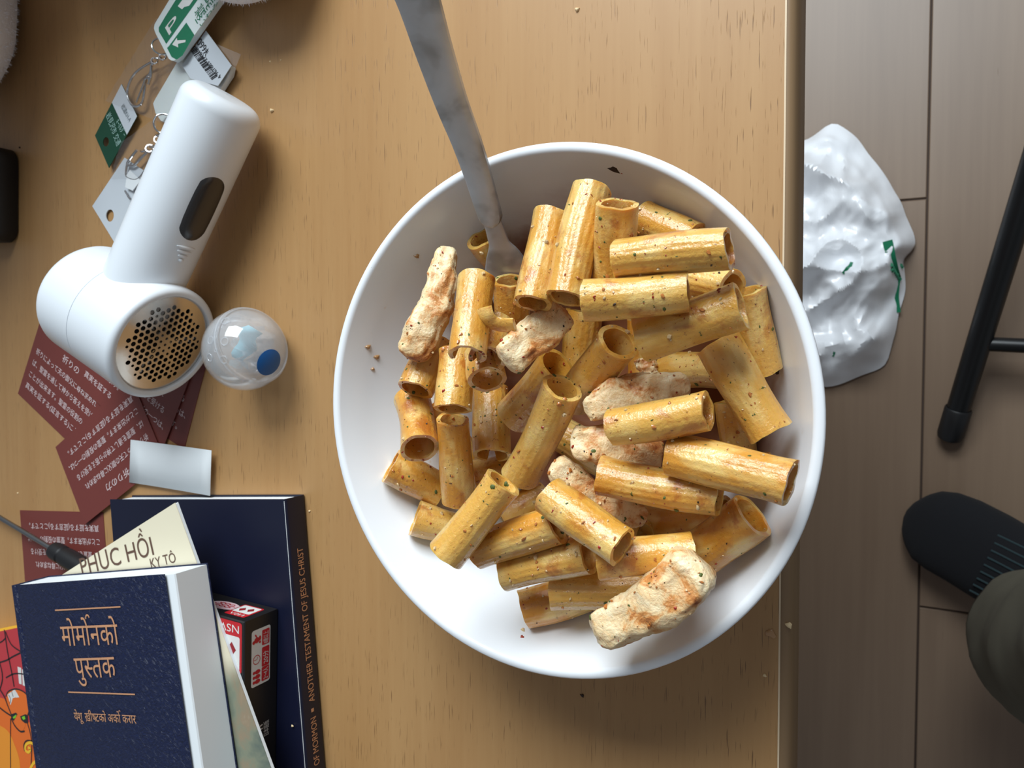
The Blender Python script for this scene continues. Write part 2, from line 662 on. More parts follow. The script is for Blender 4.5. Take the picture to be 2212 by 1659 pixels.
def smooth_pts(pts, n=6):
    """Catmull-Rom through the points."""
    pts = [np.asarray(p, float) for p in pts]
    if len(pts) < 3:
        return pts
    out = []
    for i in range(len(pts) - 1):
        p0, p1, p2, p3 = pts[max(i - 1, 0)], pts[i], pts[i + 1], pts[min(i + 2, len(pts) - 1)]
        for k in range(n):
            t = k / n
            out.append(0.5 * (2 * p1 + (p2 - p0) * t + (2 * p0 - 5 * p1 + 4 * p2 - p3) * t * t + (3 * p1 - p0 - 3 * p2 + p3) * t ** 3))
    out.append(pts[-1])
    return out


def ink_px(mb, pts, w, z, lift=0.0003, curve=True):
    p = [at(x, y, z + lift) for x, y in pts]
    stroke_pts(mb, smooth_pts(p) if curve else p, w)


def patch_px(mb, pts, z, lift=0.0002, curve=False):
    p = [at(x, y, z + lift) for x, y in pts]
    if curve:
        p = smooth_pts(p + [p[0]], 5)[:-1]
    a = sum(p[i][0] * p[(i + 1) % len(p)][1] - p[(i + 1) % len(p)][0] * p[i][1] for i in range(len(p)))
    if a < 0:
        p = p[::-1]
    mb.add(p, [tuple(range(len(p)))])


def rounded_rect(w, h, r, n=5):
    pts = []
    for cx, cy, a0 in ((w / 2 - r, h / 2 - r, 0), (-w / 2 + r, h / 2 - r, 90), (-w / 2 + r, -h / 2 + r, 180), (w / 2 - r, -h / 2 + r, 270)):
        for k in range(n + 1):
            a = math.radians(a0 + 90 * k / n)
            pts.append((cx + r * math.cos(a), cy + r * math.sin(a)))
    return pts


# ================================================================== SETTING
floor = tag(MB().box((0.0, 0.0, -0.015), (1.5, 0, 0), (0, 1.5, 0), (0, 0, 0.013)).build('floor', M['floor_gap'], smooth=False), kind='structure')
PW, PL = 0.303, 0.909
row = 0
for i in range(-4, 5):
    xa = 0.0105 + i * PW
    joint = 0.181 if i % 2 else -0.303          # the cross joints seen beside the sock and above the bag
    for j in range(-2, 3):
        ya = joint + j * PL
        y0, y1 = max(ya, -1.5), min(ya + PL, 1.5)
        x0, x1 = max(xa, -1.5), min(xa + PW, 1.5)
        if y1 - y0 < .02 or x1 - x0 < .02:
            continue
        g = 0.0011
        pl = MB()
        c = np.array([(x0 + x1) / 2, (y0 + y1) / 2, 0])
        hx, hy = (x1 - x0) / 2 - g, (y1 - y0) / 2 - g
        bv = 0.0008
        lo = [(-hx, -hy, -.002), (hx, -hy, -.002), (hx, hy, -.002), (-hx, hy, -.002)]
        md = [(p[0], p[1], -bv) for p in lo]
        tp = [(p[0] - math.copysign(bv, p[0]), p[1] - math.copysign(bv, p[1]), 0) for p in lo]
        vs = lo + md + tp
        fs = [(3, 2, 1, 0), (8, 9, 10, 11)]
        for a in (0, 4):
            fs += [(a + k, a + (k + 1) % 4, a + 4 + (k + 1) % 4, a + 4 + k) for k in range(4)]
        pl.add([np.array(v) + c for v in vs], fs)
        pl.build('plank', M['floor'], floor, smooth=False, origin=c)
floor_rot = math.radians(-0.55)

# ================================================================== TABLE
table = empty('table', (-0.6, 0, 0), label='light oak dining table with a thin edge band', cat='table')
ex0, ex1 = at(1697, 0, T), at(1680, 1659, T)
edir = unit(ex1 - ex0)
enr = np.array([-edir[1], edir[0], 0])          # out of the table, towards the sitter
if enr[0] < 0:
    enr = -enr
emid = (ex0 + ex1) / 2
TTH = 0.027
Lh = 0.62
LT, LB = 0.45, 0.62                             # the table ends not far beyond the top of the picture
tl = [emid - edir * LT, emid + edir * LB, emid + edir * LB - enr * 1.0, emid - edir * LT - enr * 1.0]
MB().prism([p - np.array([0, 0, TTH]) for p in tl], (0, 0, TTH)).build('tabletop', M['table'], table, smooth=False)
eb = MB()
prof = [(0.0, 0.0), (0.0012, -0.0001), (0.0028, -0.0010), (0.0040, -0.0030), (0.0046, -0.0070), (0.0046, -TTH + .003), (0.0030, -TTH), (0.0, -TTH)]
vs = []
for s in (-LT, LB):
    for o_, h_ in prof:
        vs.append(emid + edir * s + enr * (o_ + 0.0002) + np.array([0, 0, h_]))
n_ = len(prof)
eb.add(vs, [(k, k + 1, n_ + k + 1, n_ + k) for k in range(n_ - 1)] + [tuple(range(n_))[::-1], tuple(range(n_, 2 * n_))])
eb.build('edge_band', M['edge'], table, angle=60)
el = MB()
stroke_pts(el, [emid - edir * LT + np.array([0, 0, .0002]) + enr * .0002, emid + edir * LB + np.array([0, 0, .0002]) + enr * .0002], 0.0007)  # thin pale stripe along the top of the table edge
tag(el.build('pale_edge_line', M['edge_pale'], table, smooth=False), label='pale line along the table edge')
for a_, b_ in ((-.38, .24), (.54, .24), (-.38, .9), (.54, .9)):
    c = emid + edir * a_ - enr * b_
    MB().prism([np.array([c[0] + sx * .025, c[1] + sy * .025, 0.0]) for sx, sy in ((-1, -1), (1, -1), (1, 1), (-1, 1))], (0, 0, T - TTH)).build('leg', M['edge'], table, smooth=False)
for a_, l_, w_ in ((-.38, 0, 1), (.54, 0, 1)):
    c = emid + edir * a_ - enr * .495
    MB().box((c[0], c[1], T - TTH - .03), enr * .38, edir * .011, (0, 0, .03)).build('apron', M['edge'], table, smooth=False)
# ================================================================== BOWL
BC = np.array([-0.12426, -0.0224, T])


def zin(r):
    return 0.0048 + 0.0645 * (max(r - 0.026, 0.0) / 0.0712) ** 2.1


def zin_slope(r):
    return 0.0645 * 2.1 * (max(r - 0.026, 0.0) / 0.0712) ** 1.1 / 0.0712


pr_ = [(0.0005, 0.0012), (0.046, 0.0012), (0.048, 0.0), (0.051, 0.0), (0.0525, 0.002)]
for k in range(1, 15):
    r_ = 0.0525 + (0.0978 - 0.0525) * (k / 14) ** 0.9
    pr_.append((r_, max(zin(r_ - 0.0030) - 0.0036, 0.002 + 0.001 * k)))
pr_ += [(0.0990, 0.0660), (0.0996, 0.0672), (0.1000, 0.0684), (0.0999, 0.0694), (0.0993, 0.0700), (0.0978, 0.0702), (0.0966, 0.0699), (0.0960, 0.0690)]
for k in range(1, 22):
    r_ = 0.0955 * (1 - k / 21)
    pr_.append((max(r_, 0.0005), zin(r_)))
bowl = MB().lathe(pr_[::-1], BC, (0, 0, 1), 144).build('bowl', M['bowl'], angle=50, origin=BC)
tag(bowl, 'white round bowl full of pasta at the table edge', 'bowl')


# ------------------------------------------------------------------ settling the food: each piece slides down its own line of sight until it rests
OB_P, OB_R = [np.zeros((0, 3))], [np.zeros(0)]


def kdepth(p):
    return (np.asarray(p) - EYE) @ VD


def clear_of(pts, rad, tol=0.92):
    for p, r in zip(pts, rad):
        rr = math.hypot(p[0] - BC[0], p[1] - BC[1])
        h = p[2] - T
        if rr < 0.0975:
            if h < zin(rr) + r * math.sqrt(1 + min(zin_slope(rr), 2.0) ** 2) * 0.93:
                return False
        elif h < 0.070 + r * 0.9:
            return False
    P, R = OB_P[0], OB_R[0]
    if len(P):
        d = np.linalg.norm(P[None] - pts[:, None], axis=2)
        if (d < (R[None] + np.asarray(rad)[:, None]) * tol).any():
            return False
    return True


def settle(px, wpx, lift=None, flex=0.014, n=13, rlim=(0.0066, 0.0090), tol=0.91, push=0.0):
    """px: polyline of photograph pixels. Returns points and radii at rest."""
    px = [np.array(p, float) for p in px]
    seg = [0]
    for a, b in zip(px, px[1:]):
        seg.append(seg[-1] + np.linalg.norm(b - a))
    ts = np.linspace(0, 1, n)
    if not hasattr(wpx, '__len__'):
        wpx = [wpx, wpx]
    q = np.array([[np.interp(t * seg[-1], seg, [p[k] for p in px]) for k in (0, 1)] for t in ts])
    w = np.interp(ts, np.linspace(0, 1, len(wpx)), wpx)

    def place(za, zb):
        pts = np.array([at(x, y, za + (zb - za) * t) for (x, y), t in zip(q, ts)])
        if len(px) == 2:
            pts = pts[0] + (pts[-1] - pts[0]) * ts[:, None]
        k = (pts - EYE) @ VD
        rad = np.clip(w / 2 / F * k, *rlim)
        if len(wpx) == 2 and wpx[0] == wpx[1]:
            rad[:] = rad.mean()
        return pts, rad

    d0 = lift or 0.0
    za, zb = T + 0.112 + d0 / 2, T + 0.112 - d0 / 2
    st = 0.0010
    while True:
        moved = False
        while zb > T and clear_of(*place(za - st, zb - st), tol):
            za -= st; zb -= st; moved = True
        if lift is None:
            while (zb - za) < flex and clear_of(*place(za - st, zb), tol):
                za -= st; moved = True
            while (za - zb) < flex and clear_of(*place(za, zb - st), tol):
                zb -= st; moved = True
        if not moved:
            break
    pts, rad = place(za - push, zb - push)
    OB_P[0] = np.vstack([OB_P[0], pts])
    OB_R[0] = np.concatenate([OB_R[0], rad])
    return pts, rad


# ------------------------------------------------------------------ rigatoni
def rigatoni_mesh(L, r, seed, slit=None, tear=0.0, bend=0.0, amp=0.014, wall=0.0017):
    rnd = random.Random(seed)
    NS, NR, RN = 72, 12, 18
    ph = [rnd.uniform(0, 6.28) for _ in range(6)]
    ob1, ob2 = rnd.uniform(-.09, .09), rnd.uniform(-.09, .09)
    sq = rnd.uniform(0.93, 1.0)
    wob = rnd.uniform(0.0, 0.03)
    vs, fs = [], []

    def put(i, j, inner):
        t = i / (NR - 1)
        a = 2 * math.pi * j / NS
        rr = r * (1 + wob * math.sin(2 * a + ph[0] + 2.0 * t)) * (1 + 0.03 * math.sin(3.1 * t * 2 + ph[1]))
        rr *= 1 + 0.05 * max(0, abs(2 * t - 1) - .75) * 4 * (0.5 + 0.5 * math.sin(a * 2 + ph[2]))
        if not inner:
            rr *= 1 + amp * (1 - .7 * abs(2 * t - 1) ** 4) * math.cos(RN * a + 0.6 * t + ph[3])
        else:
            rr -= wall
        end = 2 * t - 1
        jag = 0.00022 * math.sin(3 * a + ph[4]) + 0.00010 * math.sin(7 * a + ph[5]) + r * (ob1 if end < 0 else ob2) * math.cos(a + ph[1])
        x = L * (t - .5) + jag * abs(end) ** 3
        if tear and t > .55:
            da = abs((a - math.pi * 1.5 + math.pi) % (2 * math.pi) - math.pi)
            x -= max(0, tear * (1 - da / 0.30)) * (t - .55) / .45
        aa = a
        if slit:
            op = slit * max(0.0, (t - .38) / .62)
            aa = -math.pi * .5 + op / 2 + (a / (2 * math.pi)) * (2 * math.pi - op)
        y, z = math.cos(aa) * rr, math.sin(aa) * rr * sq
        z += bend * L * (t - .5) ** 2 * 4 - bend * L * .33
        return (x, y, z)

    for inner in (0, 1):
        for i in range(NR):
            for j in range(NS):
                vs.append(put(i, j, inner))
    o = NR * NS
    rng = range(NS - 1) if slit else range(NS)
    for i in range(NR - 1):
        for j in rng:
            l = (j + 1) % NS
            fs.append((i * NS + j, i * NS + l, (i + 1) * NS + l, (i + 1) * NS + j))
            fs.append((o + i * NS + j, o + (i + 1) * NS + j, o + (i + 1) * NS + l, o + i * NS + l))
        if slit:
            for j, fl in ((0, 0), (NS - 1, 1)):
                q = (i * NS + j, (i + 1) * NS + j, o + (i + 1) * NS + j, o + i * NS + j)
                fs.append(q if not fl else q[::-1])
    for j in rng:
        l = (j + 1) % NS
        fs.append((j, o + j, o + l, l))
        b = (NR - 1) * NS
        fs.append((b + j, b + l, o + b + l, o + b + j))
    me = bpy.data.meshes.new('rigatoni')
    me.from_pydata(vs, [], fs)
    me.update()
    me.polygons.foreach_set('use_smooth', [True] * len(me.polygons))
    me.set_sharp_from_angle(angle=math.radians(50))
    me.materials.append(M['pasta'])
    return me


FOOD = []
GP = 'rigatoni in the bowl'


def rigatoni(label, a, b, w, lift=None, flex=0.014, seed=None, roll=None, **kw):
    mk = {k: kw.pop(k) for k in ('slit', 'tear', 'bend', 'amp') if k in kw}
    w = [q * 1.05 for q in w] if isinstance(w, list) else w * 1.05
    pts, rad = settle([a, b], w, lift, flex, **kw)
    i = len(FOOD)
    rnd = random.Random(1000 + i)
    p0, p1 = pts[0], pts[-1]
    L = float(np.linalg.norm(p1 - p0))
    r = float(rad.mean())
    mk.setdefault('amp', rnd.choice((0.006, 0.012, 0.018)))
    mk.setdefault('bend', rnd.uniform(-.03, .03))
    me = rigatoni_mesh(L, r, 50 + i, **mk)
    o = bpy.data.objects.new('rigatoni', me)
    C.objects.link(o)
    x = unit(p1 - p0)
    up = unit(EYE - (p0 + p1) / 2)
    y = unit(np.cross(up, x))
    z = np.cross(x, y)
    rl = roll if roll is not None else (0.0 if ('slit' in mk or 'tear' in mk) else rnd.uniform(0, 6.28))
    R = Matrix(((x[0], y[0], z[0]), (x[1], y[1], z[1]), (x[2], y[2], z[2])))
    R = R @ Matrix.Rotation(rl, 3, 'X')
    o.matrix_world = Matrix.Translation(V((p0 + p1) / 2)) @ R.to_4x4()
    tag(o, label, 'pasta', GP)
    FOOD.append(o)
    return o


GC = 'chicken strips in the bowl'


def chicken(label, px, w, flex=0.016, thick=0.8, rlim=(0.0042, 0.0115), name='chicken_strip', **kw):
    pts, rad = settle(px, w, None, flex, n=15, rlim=rlim, **kw)
    i = len(FOOD)
    NR, NS = 44, 40
    pts = np.array(smooth_pts(pts, 4))
    rad = np.interp(np.linspace(0, 1, len(pts)), np.linspace(0, 1, len(rad)), rad)
    c = pts.mean(0)
    vs, fs = [], []
    for k in range(NR):
        t = k / (NR - 1)
        f = t * (len(pts) - 1)
        a0 = int(min(f, len(pts) - 2))
        p = pts[a0] + (pts[a0 + 1] - pts[a0]) * (f - a0)
        tan = unit(pts[min(a0 + 2, len(pts) - 1)] - pts[max(a0 - 1, 0)])
        upv = unit(EYE - p)
        sd = unit(np.cross(upv, tan))
        nr = np.cross(tan, sd)
        r = np.interp(f, range(len(pts)), rad)
        e = min(t, 1 - t) / 0.10
        r *= min(1.0, max(0.0, 1 - (1 - min(e, 1)) ** 2.6)) ** 0.5 if e < 1 else 1.0
        for j in range(NS):
            a = 2 * math.pi * j / NS
            ca, sa = math.cos(a), math.sin(a)
            ex = 0.58
            q = sd * math.copysign(abs(ca) ** ex, ca) * r + nr * math.copysign(abs(sa) ** ex, sa) * r * thick
            q = p + q
            nv = Vector((q * 95 + i * 13.7).tolist())
            d = noise.noise(nv) * 0.0017 + noise.noise(nv * 2.7) * 0.0009 + noise.noise(nv * 7) * 0.00035
            d += 0.0016 * noise.noise(nv * .45) + 0.0009 * noise.noise(Vector((t * 5 + i, ca * 3.2, sa * 3.2)))
            q = q + unit(q - p + 1e-9) * d * min(1.0, r / 0.004)
            vs.append(q)
    for k in range(NR - 1):
        for j in range(NS):
            l = (j + 1) % NS
            fs.append((k * NS + j, k * NS + l, (k + 1) * NS + l, (k + 1) * NS + j))
    fs.append(tuple(range(NS))[::-1])
    fs.append(tuple(range((NR - 1) * NS, NR * NS)))
    o = MB().add(vs, fs).build(name, M['chicken'], angle=80, origin=c)
    tag(o, label, 'chicken', GC)
    FOOD.append(o)
    return o


def R_(label, a, b, w, **kw):
    return rigatoni(label, a, b, w, **kw)


# deep pieces, seen only through the gaps
R_('shaded rigatoni deep in the bowl below the lower right open tube', (1395, 1132), (1570, 1118), 84)
R_('shadowed rigatoni stub between the two long tubes left of the curved chicken', (1085, 1122), (1178, 1072), 76)
R_('dark upright rigatoni in the gap right of the small central chicken chunk', (1262, 672), (1248, 800), 74)
R_('sauce-dark rigatoni in the gap behind the open tube at the pile centre', (1392, 690), (1392, 815), 70)
R_('grey-brown rigatoni in the hollow below the broad tube on the right', (1440, 800), (1580, 800), 80)
R_('rigatoni sliver beneath the left side of the long right-hand tube', (1585, 868), (1598, 985), 74)
R_('brown sauce-soaked rigatoni leaning along the right wall of the bowl', (1612, 628), (1648, 800), 70)
R_('sauce-dark rigatoni against the wall behind the uppermost horizontal tube', (1388, 470), (1500, 520), 66)
R_('dark rigatoni wedged between the two upper horizontal tubes and the wall', (1480, 600), (1580, 625), 66)
R_('small rigatoni end peeking out left of the fork neck', (1040, 515), (1085, 575), 52)
R_('hidden rigatoni under the central chicken strips', (1200, 930), (1320, 1000), 78)
R_('hidden rigatoni under the horizontal tube at the pile centre', (1330, 850), (1480, 900), 78)
R_('dim rigatoni below the split tube at the upper left of the pile', (1010, 660), (1060, 790), 72)
R_('dim rigatoni beneath the long tube near the right wall of the bowl', (1500, 1010), (1660, 1020), 78)
R_('dim rigatoni under the left column of tubes', (925, 880), (1010, 1000), 74)
R_('dim rigatoni in the gap just below the torn notch', (1022, 1034), (1135, 1010), 74)
R_('dim rigatoni beneath the lower middle tubes of the pile', (1230, 1150), (1390, 1170), 78)

# ------------------------------------------------------------------ fork
fork = empty('fork', at(1058, 468, T + .056), label='steel fork with a mottled grey handle standing in the pasta', cat='fork')
fh = [(872, -70, .128), (900, -10, .122), (938, 110, .108), (975, 220, .094), (1006, 300, .0838), (1030, 370, .0752), (1048, 430, .0682), (1059, 465, .0640)]
fw = [.0152, .0146, .0134, .0122, .0114, .0108, .0102, .0098]
hp = [at(x, y, T + z) for x, y, z in fh]


def plate(mb, pts, wid, th, up_hint, round_end=True, crown=0.0):
    """A flat bar along pts with width, thickness and a softly crowned face."""
    secs = []
    for i, p in enumerate(pts):
        t = unit(pts[min(i + 1, len(pts) - 1)] - pts[max(i - 1, 0)])
        s = unit(np.cross(up_hint, t))
        n = np.cross(t, s)
        w = wid[i] / 2
        secs.append([p + s * a * w + n * b * th / 2 for a, b in
                     ((-1, 0), (-.94, .7), (-.8, 1), (-.4, 1 + crown), (0, 1 + crown * 1.3), (.4, 1 + crown), (.8, 1), (.94, .7), (1, 0), (.94, -.7), (.8, -1), (-.8, -1), (-.94, -.7))])
    m = len(secs[0])
    vs = [q for s in secs for q in s]
    fs = [(i * m + k, (i + 1) * m + k, (i + 1) * m + (k + 1) % m, i * m + (k + 1) % m) for i in range(len(secs) - 1) for k in range(m)]
    fs += [tuple(range(m)), tuple(range((len(secs) - 1) * m, len(secs) * m))[::-1]]
    mb.add(vs, [f[::-1] for f in fs])


face_up = np.array([0.30, -0.25, 1.0])
hp2, fw2 = smooth_pts(hp, 5), None
fw2 = list(np.interp(np.linspace(0, len(fw) - 1, len(hp2)), range(len(fw)), fw))
e_ = unit(hp2[-1] - hp2[-2])
for k in range(1, 7):
    a = k / 6 * math.pi / 2
    hp2.append(hp[-1] + e_ * math.sin(a) * .0044)
    fw2.append(max(fw[-1] * math.cos(a), .0006))
mbh = MB(); plate(mbh, hp2, fw2, .0046, face_up, crown=.15)
mbh.build('handle', M['fork'], fork, angle=35)
nk = [(1056, 455, .0618), (1068, 492, .0580), (1078, 525, .0540), (1086, 548, .0510), (1094, 575, .0475), (1103, 605, .0435), (1112, 640, .0395)]
nw = [.0074, .0076, .0086, .0140, .0186, .0200, .0200]
npnt = smooth_pts([at(x, y, T + z) for x, y, z in nk], 5)
nw2 = list(np.interp(np.linspace(0, len(nw) - 1, len(npnt)), range(len(nw)), nw))
mbn = MB(); plate(mbn, npnt, nw2, .0018, face_up)
mbn.build('neck', M['fork'], fork, angle=35)
tip0, tdir = npnt[-1], unit(npnt[-1] - npnt[-4])
sdir = unit(np.cross(face_up, tdir))
for k in range(4):
    o_ = (k - 1.5) * .0053
    tp = [tip0 + sdir * o_ + tdir * s for s in (-.001, .008, .017, .024)]
    mbt = MB(); plate(mbt, tp, [.0036, .0032, .0026, .0010], .0017, face_up)
    mbt.build('tine', M['fork'], fork)
fp = []
for p, w in zip(npnt, nw2):
    t = sdir
    fp += [p + t * s * w for s in (-.42, -.2, 0, .2, .42)]
OB_P[0] = np.vstack([OB_P[0], np.array(fp)])
OB_R[0] = np.concatenate([OB_R[0], np.full(len(fp), .0016)])

# ------------------------------------------------------------------ pile, from the bottom up
R_('short rigatoni standing just below the fork head, open end up', (1103, 606), (1108, 710), 72, lift=.010)
R_('stained rigatoni lying lowest at the far left, end against the bowl wall', (845, 1006), (955, 1062), 74)
R_('short ridged rigatoni at the lower left, partly under the long diagonal tube', (897, 1119), (990, 1146), 72)
R_('rigatoni whose wide open end faces down at the left edge of the pile', (893, 862), (909, 968), 76, lift=-.016)
R_('rigatoni below the left chicken strip with a browned lower end', (948, 742), (897, 842), 76)
R_('pale rigatoni with a flat open top end in the left half', (978, 906), (990, 1082), [74, 62], lift=.012)
R_('rigatoni with a torn notch in its open lower end', (1058, 842), (1063, 984), 76, lift=-.012, tear=.009)
R_('rigatoni in the left column whose dark open end faces down', (988, 762), (978, 884), 76, lift=-.008)
R_('stubby rigatoni with an open lower end beneath the torn flap', (1042, 762), (1051, 820), 78, lift=-.006)
R_('torn rigatoni flap curling behind the split tube', (1072, 700), (1052, 776), 76, slit=2.0)
split = R_('split rigatoni, torn open along its right side, right of the left chicken', (1030, 600), (1009, 765), 74, slit=1.5)
bpy.context.view_layer.update()
sp_ = [at(x, y, split.matrix_world.translation[2] + dz) for x, y, dz in ((1046, 664, .0045), (1052, 684, .0040), (1066, 697, .0020), (1086, 702, .0010), (1112, 703, .0008))]
spm = MB().tube(smooth_pts(sp_, 6), .0030, 12, flat=.34).build('torn_strip', M['pasta'])
spm.parent = split
spm.matrix_parent_inverse = split.matrix_world.inverted()
chicken('long bent chicken strip standing at the left wall of the bowl', [(966, 532), (958, 600), (944, 665), (915, 720), (880, 775)], [40, 62, 74, 84, 72])
R_('rigatoni with a round open end beside the central chicken chunk', (1204, 790), (1112, 898), 80, lift=.012)
R_('upright open-topped rigatoni at the pile centre', (1336, 738), (1240, 862), 84, lift=.018)
chicken('small chunky chicken piece in the upper middle of the pile', [(1218, 668), (1180, 705), (1135, 742), (1090, 785)], [78, 88, 88, 76])
R_('brownish rigatoni leaning on the bowl wall right of the fork', (1192, 466), (1151, 655), 76)
R_('tallest leaning rigatoni at the top of the pile', (1276, 410), (1220, 644), 86)
R_('open-topped rigatoni standing at the top wall of the bowl', (1334, 440), (1322, 605), 88, lift=.011)
chicken('small chicken shred tucked under the broad plain rigatoni', [(1392, 775), (1400, 795), (1408, 815)], [34, 36, 26], name='chicken_shred')
R_('herb-flecked rigatoni lying near the right wall with a rough upper end', (1550, 740), (1665, 936), 94)
R_('broad plain rigatoni with a frayed right end, below the two horizontal ones', (1384, 734), (1602, 660), 97)
R_('pale horizontal rigatoni second from the top on the right', (1262, 652), (1487, 630), 88)
R_('uppermost horizontal rigatoni, chili-flecked, at the right of the pile', (1332, 558), (1576, 536), 88)
R_('pale rigatoni standing diagonal at the centre with an open top', (1218, 838), (1126, 1030), 80)
chicken('pale chicken slice lying below the paler of two chicken slices at the centre', [(1232, 948), (1290, 958), (1360, 976), (1430, 985)], [66, 84, 84, 70])
chicken('browned chicken slice directly above the yellow central horizontal rigatoni', [(1262, 888), (1320, 862), (1400, 842), (1492, 830)], [54, 72, 74, 66])
chicken('curved chicken strip running down to a white tip at the lower middle', [(1192, 1000), (1240, 1040), (1290, 1080), (1350, 1108), (1396, 1126)], [52, 66, 66, 60, 54])
R_('rigatoni with a wide open end at the lower right wall', (1626, 1114), (1512, 1196), 98, lift=.004)
R_('rigatoni with a charred lower edge under the long right-hand tube', (1298, 1030), (1556, 1072), 88)
R_('longest golden rigatoni, browned on top, ending at the right rim', (1452, 980), (1708, 1043), 95, lift=-.006)
R_('yellow rigatoni lying across the two chicken slices, right end open', (1322, 925), (1530, 889), 84)
R_('lowest short rigatoni on the white bowl floor at the bottom', (1130, 1318), (1290, 1272), 84)
R_('plain rigatoni above the lowest one, left of the big chicken piece', (1192, 1266), (1395, 1272), 94)
R_('rigatoni with its left end over bare bowl, third from the bottom', (1092, 1234), (1270, 1196), 78)
R_('glossy ridged rigatoni behind the large chicken piece at the lower right', (1290, 1208), (1500, 1192), 84)
R_('strongly ridged rigatoni with a browned left tip in the lower left', (1030, 1190), (1205, 1133), 80, amp=.018)
R_('long diagonal rigatoni at the lower left, lower end over bare bowl', (1088, 1042), (964, 1200), 82)
R_('golden rigatoni slanting down right with an open lower end', (1186, 1070), (1344, 1182), 86)
chicken('largest chicken piece, cut side up, at the bottom right of the bowl', [(1288, 1368), (1370, 1328), (1452, 1276), (1512, 1212)], [86, 108, 112, 92], rlim=(.0042, .0125))


# ------------------------------------------------------------------ seasoning that nobody could count
def flakes(specs):
    """Herb, chili, pepper and garlic bits stuck to the upper faces of the food: one mesh with one material each."""
    bpy.context.view_layer.update()
    meshes = [(o, o.matrix_world.copy(), len(o.data.polygons)) for o in FOOD]
    mb, mi = MB(), []
    for k_, (mat, count, smin, smax, fat, seed) in enumerate(specs):
        rnd = random.Random(seed)
        tries = done = 0
        last = None
        while done < count and tries < count * 12:
            tries += 1
            if last is None or rnd.random() < .55:
                o, mw, nf = rnd.choice(meshes)
                fi = rnd.randrange(nf)
            else:
                o, mw, nf, fi = last
                fi = min(nf - 1, max(0, fi + rnd.choice((-73, -72, -71, -2, -1, 1, 2, 71, 72, 73))))
            pl = o.data.polygons[fi]
            last = (o, mw, nf, fi)
            n = (mw.to_3x3() @ pl.normal).normalized()
            p = mw @ pl.center
            if n.dot((Vector(EYE) - p).normalized()) < 0.25:
                continue
            done += 1
            n = np.array(n); p = np.array(p)
            t = unit(np.cross(n, [rnd.gauss(0, 1) for _ in range(3)]))
            b = np.cross(n, t)
            s = (smin + (smax - smin) * rnd.random() ** 2) * rnd.choice((.55, .8, 1, 1.2))
            asp = rnd.uniform(.35, .9)
            base = []
            for k in range(6):
                a = k * math.pi / 3
                q = rnd.uniform(.7, 1.15)
                base.append(p + n * 0.00005 + (t * math.cos(a) + b * math.sin(a) * asp) * s * q)
            top = [p + (q - p) * .7 + n * s * fat * rnd.uniform(.6, 1.3) for q in base]
            mb.add(base + top, [(6, 7, 8, 9, 10, 11)] + [(k, (k + 1) % 6, 6 + (k + 1) % 6, 6 + k) for k in range(6)])
            mi += [k_] * 7
    o = mb.build('seasoning_flakes', M['herb'], angle=60)
    for k_, sp in enumerate(specs):
        if k_: o.data.materials.append(M[sp[0]])
    o.data.polygons.foreach_set('material_index', mi)
    tag(o, 'dried herb, red chili, pepper and garlic flakes scattered over the pasta', 'seasoning', kind='stuff')


flakes((('herb', 620, .00035, .00105, .22, 3), ('chili', 480, .00030, .00080, .4, 4), ('pepper', 260, .00025, .00055, .7, 5), ('garlic', 620, .00035, .00095, .8, 6), ('sauce_bit', 900, .0003, .0011, .5, 7)))


def wall_point(x, y):
    """Where the line of sight through a pixel meets the inside of the bowl."""
    lo = None
    for k in range(0, 700):
        z = T + 0.072 - k * 0.0001
        p = at(x, y, z)
        if z - T <= zin(math.hypot(p[0] - BC[0], p[1] - BC[1])):
            lo = p
            break
    return lo if lo is not None else at(x, y, T + .005)


def speck(name, label, cat, x, y, s, mat, flat=.5, p=None, group=None, nrm=None):
    rnd = random.Random(int(x * 7 + y))
    p = wall_point(x, y) if p is None else p
    if nrm is None:
        d = np.array([BC[0] - p[0], BC[1] - p[1], 0])
        r = np.linalg.norm(d)
        nrm = unit(np.array([0, 0, 1.0]) + (d / max(r, 1e-6)) * zin_slope(r))
    t = unit(np.cross(nrm, [.3, 1, .2])); b = np.cross(nrm, t)
    vs, fs = [], []
    for i, (h, q) in enumerate(((0, 1), (.45, .95), (.85, .6), (1, .2))):
        for k in range(8):
            a = k * math.pi / 4
            w = 1 + .3 * math.sin(k * 2.3 + x) + .1 * rnd.random()
            vs.append(p + (t * math.cos(a) + b * math.sin(a) * .8) * s * q * w + nrm * (h * s * flat * 2))
    for i in range(3):
        for k in range(8):
            fs.append((i * 8 + k, i * 8 + (k + 1) % 8, i * 8 + 8 + (k + 1) % 8, i * 8 + 8 + k))
    fs.append(tuple(range(24, 32)))
    fs.append(tuple(range(8))[::-1])
    o = MB().add(vs, fs).build(name, mat, angle=70)
    return tag(o, label, cat, group)


